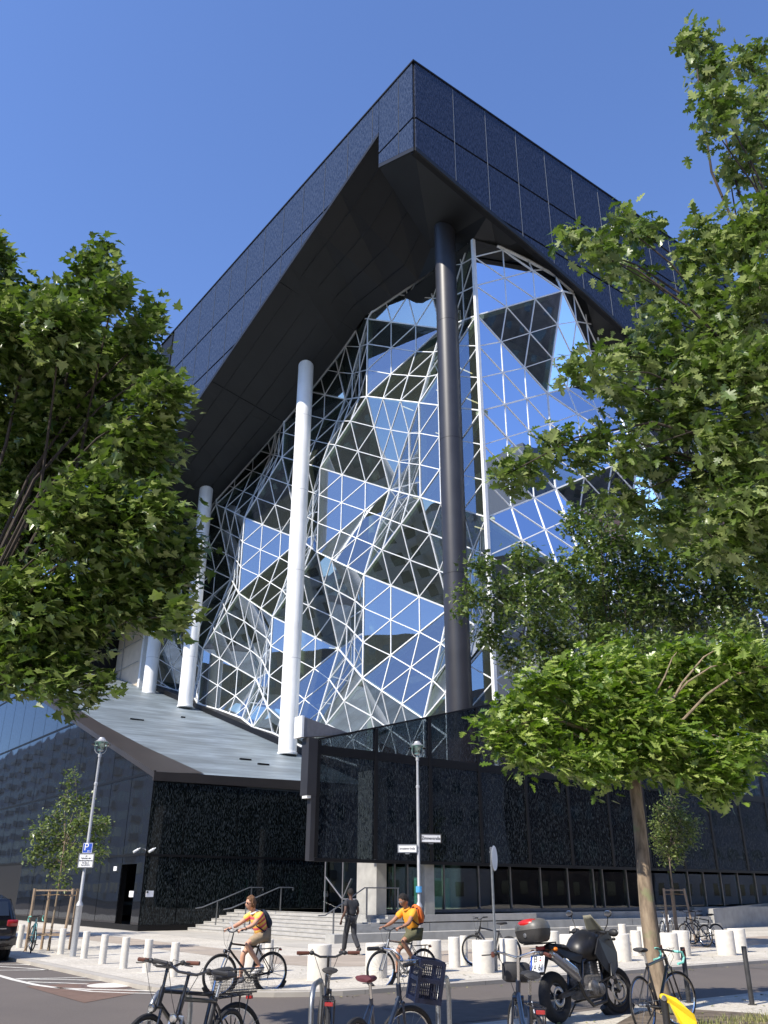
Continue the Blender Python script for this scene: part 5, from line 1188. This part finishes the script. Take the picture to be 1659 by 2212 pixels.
def hand_nodes(N, Ed, wi, wrist, d, side_v, up_v, curl=.5):
    d = d.normalized(); palm = wrist + d * .045; N.append((palm, .026)); pi_ = len(N) - 1; Ed.append((wi, pi_)); kn = wrist + d * .085; 
    for k in range(4):
        o = (k - 1.5) * .021; L_ = (.062, .072, .068, .052)[k]; a = kn + side_v * o; N.append((a, .0115)); i0 = len(N) - 1; Ed.append((pi_, i0))
        m = a + d * L_ * .5 - up_v * L_ * .3 * curl; e = m + d * L_ * .25 * (1 - curl) - up_v * L_ * .6 * curl; N.append((m, .009)); Ed.append((i0, i0 + 1)); N.append((e, .0075)); Ed.append((i0 + 1, i0 + 2))
    t0 = wrist + d * .03 + side_v * .034; N.append((t0, .012)); i0 = len(N) - 1; Ed.append((pi_, i0)); N.append((t0 + d * .03 + side_v * .012 - up_v * .02 * curl, .0095)); Ed.append((i0, i0 + 1))
def figure(name, label, loc, rz, J, skin, hair, shirt, trouser, shoe, long_trouser=False, hairargs={}, headrot=(0, 0), glasses=None, glass_m=None):
    t = thing(name, label, 'person', loc, rz); V_ = {k: Vector(v) for k, v in J.items() if isinstance(v, tuple)}
    N = []; Ed = []
    def add(p, r_, par=None): N.append((Vector(p), r_)); i = len(N) - 1; (Ed.append((par, i)) if par is not None else None); return i
    pel = add(V_['hip'], .105); wa = add(V_['hip'].lerp(V_['chest'], .5), .105, pel); chst = add(V_['chest'], .125, wa); nb_ = add(V_['neck'], .058, chst); hd_ = add(V_['neck'].lerp(V_['head'], .55), .052, nb_); add(V_['head'] + Vector((-.0, 0, -.02)), .055, hd_)
    for s in ('l', 'r'):
        sh = add(V_['sh' + s], .062, chst); mid = add(V_['sh' + s].lerp(V_['el' + s], .5), .050, sh); el = add(V_['el' + s], .041, mid); fm = add(V_['el' + s].lerp(V_['wr' + s], .35), .041, el); wr_ = add(V_['wr' + s], .024, fm)
        d = (V_['wr' + s] - V_['el' + s]).normalized(); gd = Vector(J.get('hd' + s, tuple(d))); side = Vector((0, -1 if s == 'l' else 1, 0)); side = (side - gd.normalized() * side.dot(gd.normalized())).normalized(); up_ = side.cross(gd.normalized()); up_ = up_ if up_.z > 0 or abs(up_.z) < .2 else -up_
        hand_nodes(N, Ed, wr_, V_['wr' + s], gd, side, up_, J.get('curl', .8))
        hp_ = add(V_['hp' + s], .082, pel); th = add(V_['hp' + s].lerp(V_['kn' + s], .5), .072, hp_); kn_ = add(V_['kn' + s], .052, th); cf = add(V_['kn' + s].lerp(V_['an' + s], .32), .053, kn_); an_ = add(V_['an' + s], .033, cf); add(V_['an' + s] + Vector(J['ft' + s]) * .6, .032, an_)
    body = skinned(N, Ed, 2); Rt = Matrix.Rotation(headrot[1], 3, 'Z') @ Matrix.Rotation(headrot[0], 3, 'Y'); merge(body, headmesh(V_['head'], Rt)); obj('body', body, M[skin], t, True)
    if hair: obj('hair', hairmesh(V_['head'], Rt, **hairargs), M[hair], t, True)
    # shirt
    N = []; Ed = []; a = add(V_['hip'] + Vector((0, 0, .02)), .155); c_ = add(V_['hip'].lerp(V_['chest'], .5), .150, a); e = add(V_['chest'], .172, c_); g = add(V_['chest'].lerp(V_['neck'], .75), .085, e)
    for s in ('l', 'r'): f_ = add(V_['sh' + s], .084, e); h2 = add(V_['sh' + s].lerp(V_['el' + s], .60), .072, f_)
    obj('shirt', skinned(N, Ed, 2), M[shirt], t, True)
    if J.get('collar'): obj('collar', MB().torus(V_['chest'].lerp(V_['neck'], .88), V_['neck'] - V_['chest'], .062, .018, 18, 6), M[J['collar']], t, True)
    N = []; Ed = []; a = add(V_['hip'], .128)
    for s in ('l', 'r'):
        f_ = add(V_['hp' + s], .105, a); g = add(V_['hp' + s].lerp(V_['kn' + s], .5), .092, f_); k = add(V_['hp' + s].lerp(V_['kn' + s], .88 if not long_trouser else 1.0), .088 if not long_trouser else .080, g)
        if long_trouser: m_ = add(V_['kn' + s].lerp(V_['an' + s], .5), .074, k); add(V_['an' + s] + Vector((0, 0, .01)), .068, m_)
    obj('trousers' if long_trouser else 'shorts', skinned(N, Ed, 2), M[trouser], t, True)
    for s in ('l', 'r'):
        an = V_['an' + s]; ft = Vector(J['ft' + s]); d = ft.normalized(); dn = Vector(J.get('dn', (0, 0, -1))); rings = []; sd = d.cross(Vector((0, 0, 1))).normalized(); upp = sd.cross(d)
        for x, wy, h_, zo in ((-.07, .025, .03, -.02), (-.05, .038, .055, -.01), (.02, .042, .06, -.01), (.09, .046, .042, -.03), (.16, .044, .032, -.04), (.20, .025, .02, -.045)):
            rings.append([an + d * x + sd * (wy * math.cos(a_)) + upp * (h_ * math.sin(a_) + zo - .02) for a_ in [2 * PI * k / 12 for k in range(12)]])
        sh_ = obj('shoe', MB().loft(rings), M[shoe], t, True)
    if glasses:
        mb = MB()
        for y in (-.033, .033): mb.ell((.090, y, .012), (.008, .024, .017), 10, 6)
        mb.tube([(.094, -.02, .016), (.094, .02, .016)], .003, 4)
        for y in (-.076, .076): mb.tube([(.086, y * .75, .016), (.03, y * 1.02, .018), (-.015, y * 1.02, .014)], .003, 4)
        obj('glasses', mb.xf(lambda p: V_['head'] + Rt @ p), M['lens_dark'] if glasses == 'dark' else M['galv'], t, True)
    return t, V_, Rt
def cyc(dz=0.0, lean=0.0):
    return {'hip': (-.29, 0, .98 + dz), 'chest': (-.12 + lean, 0, 1.25 + dz), 'neck': (-.035 + lean, 0, 1.41 + dz), 'head': (.035 + lean, 0, 1.535 + dz),
            'shl': (-.10 + lean, .17, 1.35 + dz), 'shr': (-.10 + lean, -.17, 1.35 + dz), 'ell': (.08, .27, 1.15), 'elr': (.10, -.26, 1.15), 'wrl': (.26, .265, 1.085), 'wrr': (.26, -.265, 1.085),
            'hdl': (1, 0, -.12), 'hdr': (1, 0, -.12), 'hpl': (-.26, .085, .96), 'hpr': (-.26, -.085, .96), 'knl': (.12, .12, .84), 'knr': (.05, -.11, .66), 'anl': (-.19, .125, .46), 'anr': (.06, -.12, .27), 'ftl': (.17, 0, -.05), 'ftr': (.18, 0, -.02)}
J = cyc(-.03, -.02); J['collar'] = 'white_cloth'
p1_, V1, R1_ = figure('person', 'person cycling in an orange and pink striped polo shirt, tan shorts and dark sunglasses', b1, HR, J, 'skin_light', 'hair_brown', 'striped_shirt', 'tan_cloth', 'white_cloth', hairargs=dict(back=.05, seed=2, top=.012), headrot=(.02, 0), glasses='dark')
J = cyc(.02, -.04); J['collar'] = 'orange_shirt'
p2_, V2, R2_ = figure('person', 'person cycling in an orange polo shirt and olive shorts, looking down', b2, HR, J, 'skin_tan', 'hair_black', 'orange_shirt', 'olive', 'white_cloth', hairargs=dict(seed=5, top=.008), headrot=(.42, 0), glasses='thin')
def wristband(V_, par): obj('wristwatch', MB().torus(V_['ell'].lerp(V_['wrl'], .86), V_['wrl'] - V_['ell'], .030, .008, 14, 5), M['black_plastic'], par, True)
wristband(V1, p1_); wristband(V2, p2_)
def pack(label, loc, rz, c, sz, tilt, m1, m2):
    t = thing('backpack', label, 'backpack', loc, rz); Rm = Matrix.Translation(Vector(c)) @ Matrix.Rotation(tilt, 4, 'Y')
    obj('bag', MB().ell((0, 0, 0), sz, 18, 12, fn=lambda p, d: Vector((p.x if p.x < 0 else p.x * .5, p.y * (1 + .12 * abs(d.z)), p.z))).xf(lambda p: Rm @ p), m1, t, True)
    obj('pocket', MB().ell((-sz[0] * .55, 0, -sz[2] * .25), (sz[0] * .6, sz[1] * .75, sz[2] * .55), 16, 10).xf(lambda p: Rm @ p), m2, t, True)
    mb = MB()
    for y in (-.11, .11): mb.tube([Rm @ Vector((.03, y, sz[2] * .75)), Rm @ Vector((.20, y * 1.25, sz[2] * .68)), Rm @ Vector((.27, y * 1.35, .02)), Rm @ Vector((.16, y * 1.3, -sz[2] * .65)), Rm @ Vector((.02, y, -sz[2] * .8))], .014, 5)
    obj('strap', mb, M['navy_cloth'], t, True)
pack('navy backpack worn by the cyclist in the striped shirt', b1, HR, (-.315, 0, 1.22), (.10, .13, .20), .42, M['navy_cloth'], M['navy_cloth'])
pack('navy and orange backpack worn by the cyclist in the orange shirt', b2, HR, (-.36, 0, 1.30), (.12, .14, .20), .42, M['orange_cloth'], M['navy_cloth'])
mp_ = tag(obj('paper_map', MB().hexa([Vector(p) for p in ((.36, .02, 1.06), (.38, .12, 1.06), (.385, .12, 1.065), (.365, .02, 1.065), (.45, .02, 1.20), (.45, .13, 1.21), (.455, .13, 1.21), (.455, .02, 1.20))]), M['paper']), 'folded white paper map held above the handlebar of the left cyclist', 'map'); mp_.location = b1; mp_.rotation_euler = (0, 0, HR)
wl = gp((757, 2063)); WH = hd(-.62, .78)
J = {'hip': (0, 0, .95), 'chest': (.015, 0, 1.24), 'neck': (.03, 0, 1.45), 'head': (.055, 0, 1.60), 'shl': (.01, .185, 1.385), 'shr': (.01, -.185, 1.385), 'ell': (-.07, .26, 1.12), 'elr': (.0, -.25, 1.11), 'wrl': (.02, .33, .90), 'wrr': (.16, -.28, .92),
     'hdl': (.15, .1, -1), 'hdr': (.3, 0, -1), 'curl': .35, 'hpl': (0, .085, .92), 'hpr': (0, -.085, .92), 'knl': (.13, .09, .50), 'knr': (-.03, -.09, .49), 'anl': (.20, .09, .10), 'anr': (-.27, -.09, .17), 'ftl': (.2, 0, .02), 'ftr': (.17, 0, -.10)}
figure('person', 'person walking away towards the steps in a dark T-shirt and dark trousers', wl, WH, J, 'skin_dark', 'hair_black', 'dark_cloth', 'dark_cloth', 'black_plastic', True, hairargs=dict(seed=8, top=-.006))

# ================================================================== MOTORCYCLE
mo = gp((1208, 2212)); MH = hd(.72, .69); c_, s_ = math.cos(MH), math.sin(MH); mloc = Vector((mo.x + .72 * c_, mo.y + .72 * s_, 0))
mt = thing('motorcycle', 'black touring motorcycle with a grey top case, parked by the road', 'motorcycle', mloc, MH); mt.rotation_euler = (-.13, 0, MH)
def mwheel(nm, c, R_, r, disc):
    o = obj(nm, MB().torus(c, (0, 1, 0), R_ - r, r, 40, 12), M['rubber'], mt, True); obj('rim', MB().torus(c, (0, 1, 0), R_ - 2 * r + .005, .02, 36, 6, sy=2.2), M['black_paint'], o, True)
    mb = MB().tube([c + Vector((0, -.07, 0)), c + Vector((0, .07, 0))], .035, 12)
    for k in range(3):
        a = 2 * PI * k / 3 + .5; d = Vector((math.cos(a), 0, math.sin(a))); e = Vector((-math.sin(a), 0, math.cos(a)))
        for sg in (-1, 1): mb.tube([c + d * .03, c + d * .1 + e * .02 * sg, c + d * (R_ - 2 * r) + e * .05 * sg], .014, 6)
    obj('wheel_spokes', mb, M['black_paint'], o, True)
    mb = MB().torus(c + Vector((0, -.075, 0)), (0, 1, 0), disc - .02, .022, 32, 4, sy=.12); obj('brake_disc', mb, M['chrome'], o)
    return o
RW = Vector((-.72, 0, .32)); FW = Vector((.80, 0, .315))
mwheel('rear_wheel', RW, .32, .078, .125); stM = Matrix.Translation(Vector((.5, 0, .9))) @ Matrix.Rotation(-.25, 4, Vector((-.42, 0, .9))) @ Matrix.Translation(-Vector((.5, 0, .9)))
fx = lambda p: stM @ Vector(p)
o = mwheel('front_wheel', FW, .315, .056, .15)
for q in [o] + list(o.children): q.data.transform(stM)
mb = MB()
for y in (-.085, .085): mb.tube([FW + Vector((0, y, 0)), FW + Vector((-.13, y, .30))], .030, 12); mb.tube([FW + Vector((-.13, y, .30)), Vector((.50, y, .95))], .021, 10)
for z in (.72, .94): mb.box((.585 - (z - .72) * .45 - .03, -.11, z - .015), (.585 - (z - .72) * .45 + .04, .11, z + .015))
obj('fork', mb.xf(fx), M['black_paint'], mt, True)
mb = MB().torus(FW, (0, -1, 0), .345, .06, 16, 8, a0=math.radians(35), a1=math.radians(145), sy=1.0); obj('front_mudguard', mb.xf(fx), M['black_plastic'], mt, True)
mb = MB().tube([FW + Vector((-.05, -.09, .10)), FW + Vector((-.0, -.10, .02))], .032, 10); obj('brake_caliper', mb.xf(fx), M['galv'], mt, True)
obj('fork_cover', MB().tube([FW + Vector((-.09, -.088, .17)), FW + Vector((-.15, -.088, .33))], .045, 14).tube([FW + Vector((-.09, .088, .17)), FW + Vector((-.15, .088, .33))], .045, 14).xf(fx), M['metal_grey'], mt, True)
mb = MB()
for y in (-.10, .10): mb.tube([RW + Vector((0, y, 0)), Vector((-.45, y, .36)), Vector((-.20, y * .9, .42))], [.032, .04, .04], 8)
obj('swingarm', mb, M['black_paint'], mt, True)
mb = MB()
for y in (-.12, .12): mb.tube([Vector((.46, y * .3, .92)), Vector((.20, y, .80)), Vector((-.10, y, .72)), Vector((-.20, y, .42))], .024, 8); mb.tube([Vector((.46, y * .3, .85)), Vector((.34, y, .52)), Vector((.24, y, .24)), Vector((-.1, y, .22))], .018, 8); mb.tube([Vector((-.12, y * .9, .72)), Vector((-.48, y * .8, .84)), Vector((-.78, y * .7, .92))], .016, 8)
obj('frame', mb, M['black_paint'], mt, True)
mb = MB().bbox((.05, 0, .40), (.44, .34, .30), bev=.2); mb.bbox((.16, 0, .60), (.20, .27, .26), bev=.15); mb.lathe([(.10, 0), (.10, .04), (.06, .055)], (-.02, -.17, .38), 18, axis=(0, -1, 0)); mb.lathe([(.075, 0), (.075, .04), (.05, .05)], (.16, -.17, .36), 18, axis=(0, -1, 0))
for k in range(6): mb.box((.05, -.145, .50 + k * .035), (.27, .145, .512 + k * .035))
obj('engine', mb, M['engine'], mt, True)
obj('exhaust_pipe', MB().tube([Vector((.24, -.10, .52)), Vector((.36, -.12, .40)), Vector((.30, -.14, .20)), Vector((-.05, -.15, .17)), Vector((-.25, -.17, .30)), Vector((-.38, -.19, .52))], .026, 10), M['fairing_black'], mt, True)
o = obj('silencer', MB().tube([Vector((-.36, -.20, .50)), Vector((-.42, -.20, .56)), Vector((-.86, -.21, .80)), Vector((-.92, -.21, .83))], [.035, .058, .058, .045], 16), M['metal_grey'], mt, True); obj('tail_pipe', MB().lathe([(.048, 0), (.05, .03), (.025, .032), (.022, .0)], (-.92, -.21, .83), 16, axis=(-.88, 0, .47)), M['chrome'], o, True)
obj('heat_shield', MB().bbox((-.58, -.262, .675), (.30, .014, .08), M=None, bev=.3).xf(lambda p: Vector((p.x, p.y, p.z + (p.x + .58) * -.53))), M['chrome'], mt)
rings = []
for x, wy, z0, z1 in ((-.14, .09, .78, .92), (-.08, .17, .72, 1.0), (.06, .22, .68, 1.10), (.22, .235, .68, 1.15), (.38, .19, .78, 1.14), (.48, .08, .90, 1.05)):
    rings.append([Vector((x, wy * math.cos(a) , (z0 + z1) / 2 + (z1 - z0) / 2 * math.sin(a))) for a in [2 * PI * k / 16 for k in range(16)]])
obj('tank', MB().loft(rings), M['fairing_black'], mt, True)
rings = []
for x, wy, z0, z1 in ((-.72, .09, .92, .96), (-.66, .13, .88, .985), (-.42, .14, .86, .97), (-.34, .13, .80, .92), (-.12, .12, .78, .86), (-.04, .08, .82, .92)):
    rings.append([Vector((x, wy * math.cos(a), (z0 + z1) / 2 + (z1 - z0) / 2 * math.sin(a))) for a in [2 * PI * k / 14 for k in range(14)]])
obj('seat', MB().loft(rings), M['seat_black'], mt, True)
for y in (-1, 1):
    obj('side_fairing', recalc_ := MB().prism([Vector((.08, y * .23, .80)), Vector((.22, y * .235, 1.0)), Vector((.40, y * .22, 1.10)), Vector((.64, y * .17, 1.10)), Vector((.80, y * .10, .96)), Vector((.78, y * .15, .80)), Vector((.66, y * .20, .62)), Vector((.44, y * .24, .50)), Vector((.24, y * .24, .60))], (0, y * .02, 0)), M['fairing_black'], mt)
    obj('tail_panel', MB().prism([Vector((-.20, y * .135, .70)), Vector((-.10, y * .135, .80)), Vector((-.50, y * .135, .90)), Vector((-.82, y * .10, .97)), Vector((-.82, y * .10, .90)), Vector((-.50, y * .135, .78))], (0, y * .02, 0)), M['fairing_black'], mt)
    obj('handguard', MB().ell((.50, y * .40, 1.10), (.05, .09, .055), 12, 8).xf(fx), M['black_plastic'], mt, True)
    obj('guard_stripe', MB().box((.548, y * .40 - .06, 1.10), (.556, y * .40 + .06, 1.13)).xf(fx), M['sign_white'], mt)
    obj('mirror', MB().ell((.42, y * .42, 1.36), (.015, .075, .05), 12, 8).tube([Vector((.40, y * .28, 1.08)), Vector((.44, y * .36, 1.22)), Vector((.43, y * .40, 1.33))], .008, 6).xf(fx), M['black_plastic'], mt, True)
    obj('mirror_glass', MB().ell((.404, y * .42, 1.36), (.004, .066, .042), 12, 8).xf(fx), M['chrome'], mt, True)
    ti = obj('turn_signal', MB().ell((-.80, y * .20, .90), (.04, .035, .028), 10, 8).tube([Vector((-.78, 0, .90)), Vector((-.79, y * .18, .90))], .009, 6), M['orange_plastic'], mt, True)
    obj('front_signal', MB().ell((.60, y * .27, .98), (.035, .03, .022), 10, 8).tube([Vector((.58, 0, .98)), Vector((.59, y * .25, .98))], .008, 6), M['black_plastic'], mt, True)
    obj('crash_bar', MB().tube([Vector((.34, y * .14, .72)), Vector((.40, y * .27, .66)), Vector((.34, y * .28, .50)), Vector((.12, y * .20, .44))], .013, 8), M['black_paint'], mt, True)
    obj('foot_peg', MB().tube([Vector((-.14, y * .13, .36)), Vector((-.14, y * .24, .36))], .014, 8), M['galv'], mt)
rings = []
for x, wy, z0, z1 in ((.44, .18, .82, 1.14), (.62, .18, .78, 1.14), (.74, .13, .82, 1.10), (.85, .05, .90, 1.0)):
    rings.append([Vector((x, wy * math.cos(a), (z0 + z1) / 2 + (z1 - z0) / 2 * math.sin(a))) for a in [2 * PI * k / 14 for k in range(14)]])
obj('front_fairing', MB().loft(rings), M['fairing_black'], mt, True)
obj('headlight', MB().ell((.77, 0, .97), (.05, .085, .05), 12, 8), M['chrome'], mt, True)
mb = MB(); g_ = []
for i in range(6):
    z = 1.08 + .052 * i; row = []
    for j in range(7): y = (j - 3) / 3 * (.16 - .018 * i); row.append(Vector((.66 - .045 * i - abs(y) * .45, y, z)))
    g_.append(row)
mb.add([p for r_ in g_ for p in r_], [(i * 7 + j, i * 7 + j + 1, (i + 1) * 7 + j + 1, (i + 1) * 7 + j) for i in range(5) for j in range(6)]); ws = obj('windscreen', mb, M['screen_smoke'], mt, True); so = ws.modifiers.new('thickness', 'SOLIDIFY'); so.thickness = .004
mb = MB().tube([Vector((.36, -.38, 1.10)), Vector((.40, -.18, 1.12)), Vector((.44, 0, 1.06)), Vector((.40, .18, 1.12)), Vector((.36, .38, 1.10))], .012, 8); h_ = obj('handlebar', mb.xf(fx), M['black_paint'], mt, True)
for y in (-1, 1): obj('grip', MB().tube([Vector((.385, y * .27, 1.11)), Vector((.358, y * .39, 1.10))], .019, 8).xf(fx), M['black_plastic'], h_, True)
obj('rear_mudguard', MB().prism([Vector((-.74, -.08, .90)), Vector((-.86, -.08, .90)), Vector((-1.02, -.08, .62)), Vector((-.98, -.08, .60))], (0, .16, 0)), M['black_plastic'], mt)
pl_ = obj('number_plate', MB().box((-.006, -.105, -.10), (.0, .105, .10)), M['sign_white'], mt); pl_.location = (-1.0, 0, .745); pl_.rotation_euler = (0, math.radians(22), 0); pl_.scale = (1, 1.18, 1.18)
obj('euro_band', MB().box((-.008, .072, -.085), (-.0062, .10, .085)), M['sign_blue'], pl_)
text('B', .105, M['letter_black'], pl_, (-.009, .025, .045), (PI / 2, 0, -PI / 2), ext=.001); text('VA 61', .105, M['letter_black'], pl_, (-.009, -.0, -.05), (PI / 2, 0, -PI / 2), sx=.72, ext=.001)
obj('plate_seal', MB().lathe([(.012, 0), (.012, .002)], (-.006, -.045, .06), 12, axis=(-1, 0, 0)), M['galv'], pl_); obj('plate_badge', MB().lathe([(.012, 0), (.012, .002)], (-.006, -.045, .03), 12, axis=(-1, 0, 0)), M['red_plastic'], pl_)
obj('luggage_rack', MB().box((-1.12, -.10, .985), (-.62, .10, 1.0)).tube([Vector((-.62, -.08, .98)), Vector((-.5, -.08, .90))], .01, 6).tube([Vector((-.62, .08, .98)), Vector((-.5, .08, .90))], .01, 6), M['black_plastic'], mt)
rings = []
for z, k in ((1.005, .72), (1.03, .86), (1.10, .96), (1.165, 1.0)):
    rings.append([Vector((-.99 + .20 * k * math.copysign(abs(math.cos(a)) ** .6, math.cos(a)), .235 * k * math.copysign(abs(math.sin(a)) ** .6, math.sin(a)), z)) for a in [2 * PI * q / 24 for q in range(24)]])
tc_ = tag(obj('top_case', MB().loft(rings), M['case_grey'], mt, True), 'grey top case')
rings = []
for z, k in ((1.168, 1.0), (1.20, .99), (1.25, .92), (1.29, .76), (1.31, .50), (1.315, .2)):
    rings.append([Vector((-.99 + .20 * k * math.copysign(abs(math.cos(a)) ** .65, math.cos(a)), .235 * k * math.copysign(abs(math.sin(a)) ** .65, math.sin(a)), z - (.0 if math.cos(a) > 0 else .03 * (1 - k)))) for a in [2 * PI * q / 24 for q in range(24)]])
obj('case_lid', MB().loft(rings), M['case_lid'], tc_, True)
obj('case_reflector', MB().ell((-1.06, 0, 1.245), (.125, .19, .066), 18, 10), M['tail_red'] if False else M['red_plastic'], tc_, True)
obj('case_lock', MB().lathe([(.028, 0), (.028, .012), (.018, .015)], (-1.175, .0, 1.10), 14, axis=(-1, 0, 0)), M['galv'], tc_, True)
obj('side_stand', MB().tube([Vector((-.02, .14, .24)), Vector((-.02, .36, .0))], .014, 6), M['black_paint'], mt); obj('tail_light', MB().bbox((-.88, 0, .93), (.03, .14, .05)), M['tail_red'], mt)
obj('brake_hose', MB().tube([Vector((.42, -.2, 1.1)), Vector((.58, -.16, 1.0)), Vector((.62, -.12, .7)), FW + Vector((-.05, -.1, .2))], .006, 5).xf(fx), M['black_plastic'], mt)

# ================================================================== PARKED CAR at the left edge
cu_, cv_ = -1.75, -16.28; cl = W(cu_, cv_, RZ); car = thing('parked_car', 'black estate car cut off by the left edge, seen from its rear corner', 'car', cl, math.atan2(LD.y, LD.x))
def sect(x, w0, w1, zb, zm, zt): return [Vector((x, y, z)) for y, z in ((-w0 * .9, zb), (-w0, zb + .12), (-w0, zm - .1), (-w0 * .97, zm), (-w1, zt - .05), (-w1 * .85, zt), (w1 * .85, zt), (w1, zt - .05), (w0 * .97, zm), (w0, zm - .1), (w0, zb + .12), (w0 * .9, zb))]
S_ = [(.0, .80, .70, .38, .72, .80), (.03, .88, .76, .30, .95, 1.08), (.16, .91, .66, .28, 1.0, 1.50), (.9, .93, .67, .27, 1.0, 1.60), (2.2, .93, .66, .27, .98, 1.60), (2.75, .93, .62, .27, .98, 1.50), (3.35, .92, .72, .27, .95, 1.02), (4.3, .88, .76, .28, .86, .92), (4.62, .70, .55, .34, .66, .72)]
obj('body', MB().loft([sect(*q) for q in S_]), M['car_black'], car, True)
def quad3(p, d): return MB().prism([Vector(q) for q in p], d)
for y in (-1, 1):
    for x0, x1 in ((.30, 1.0), (1.06, 2.0), (2.06, 2.95)):
        f_ = lambda x, z: Vector((x, y * (.905 - (z - 1.0) * .42 + .012), z)); zt_ = lambda x: 1.50 if x < 2.5 else 1.50 - (x - 2.5) * .85
        obj('side_window', MB().add([f_(x0, 1.03), f_(x1, 1.03), f_(x1, zt_(x1)), f_(x0 + (.1 if x0 < .5 else 0), zt_(x0))], [(0, 1, 2, 3)]), M['car_glass'], car)
    for x in (.82, 3.72):
        o = obj('wheel', MB().torus((x, y * .82, .34), (0, 1, 0), .24, .10, 28, 10), M['rubber'], car, True); obj('rim', MB().lathe([(.21, 0), (.22, .02), (.05, .045)], (x, y * .83, .34), 20, axis=(0, y, 0)), M['galv'], o, True)
        obj('wheel_arch', MB().torus((x, y * .895, .36), (0, -1 , 0), .37, .035, 18, 6, a0=0, a1=PI), M['black_plastic'], car, True)
    tl = obj('tail_light', MB().bbox((.05, y * .74, .92), (.12, .28, .16), bev=.2), M['tail_red'], car, True); obj('door_handle', MB().bbox((1.15, y * .94, .88), (.18, .03, .03)), M['car_black'], car, True); obj('side_mirror', MB().ell((2.95, y * 1.03, 1.03), (.07, .1, .08), 10, 8), M['car_black'], car, True)
    obj('reflector', MB().box((-.015, y * .6 - .1, .42), (.01, y * .6 + .1, .47)), M['tail_red'], car)
obj('rear_window', MB().prism([Vector((.02, -.62, 1.10)), Vector((.02, .62, 1.10)), Vector((.13, .56, 1.44)), Vector((.13, -.56, 1.44))], (-.012, 0, .0)), M['car_glass'], car)
obj('bumper', MB().bbox((.02, 0, .50), (.18, 1.78, .26), bev=.25), M['car_black'], car, True); obj('chrome_strip', MB().box((-.03, -.6, .78), (.02, .6, .80)), M['chrome'], car); obj('number_plate', MB().box((-.05, -.26, .62), (-.03, .26, .73)), M['sign_white'], car)

# ================================================================== SMALL THINGS ON THE GROUND
for k, (u, v, l) in enumerate(((-13.35, -7.5, 'iron street drain by the far kerb, left of the blue bicycle'), (-13.35, 4.5, 'iron street drain by the far kerb, right of the tree trunk'))):
    t = thing('street_drain', l, 'drain', W(u, v, RZ), ANG); obj('drain_frame', MB().box((-.25, -.2, .0), (.25, .2, .008)), M['iron'], t)
    mb = MB()
    for q in range(7): mb.box((-.2 + q * .06, -.15, .008), (-.17 + q * .06, .15, .013))
    obj('drain_grate', mb, M['black_frame'], t)
def patch(name, pts, c, nm):
    o = obj(name, MB().add([(p[0], p[1], RZ + .005) for p in uvp(pts)], [tuple(range(len(pts)))]), slab_like(nm, c)); tag(o, kind='structure')
def slab_like(nm, c): return mat(nm, c, .93, 0, .08, 5, .1)
patch('road_patch', [(-16.9, -13.5), (-15.0, -13.3), (-14.9, -9.0), (-16.8, -9.2)], (.085, .075, .068), 'asphalt_patch')
patch('road_patch', [(-16.2, -1.0), (-13.6, -.8), (-13.5, 1.6), (-16.3, 1.5)], (.10, .09, .082), 'asphalt_patch_pale')
patch('road_patch', [(-11.5, -16.9), (-8.2, -16.9), (-8.2, -15.45), (-10.5, -15.5)], (.15, .095, .07), 'asphalt_patch_red')
# fallen leaves in the gutter and under the trees
rnd = random.Random(12); V = []; Fc = []
for _ in range(420):
    z0 = RZ + .012
    if rnd.random() < .5: p = W(-13.2 - abs(rnd.gauss(0, .12)), rnd.uniform(-13, 22), z0)
    elif rnd.random() < .5: p = W(rnd.uniform(-20, -17.8), rnd.uniform(-16, 2), .014)
    else: p = W(rnd.uniform(-12.8, -9), rnd.uniform(-14, 14), .014)
    add_leaf(V, Fc, p, Vector((rnd.uniform(-1, 1), rnd.uniform(-1, 1), .1)), Vector((0, 0, 1)), rnd.uniform(.04, .08), LITE, rnd)
mb = MB(); mb.v = V; mb.f = Fc; mb.m = [0] * len(Fc); tag(obj('leaf_litter', mb, M['grass']), 'scattered dry leaves in the gutter and on the paving', 'leaf litter', kind='stuff')
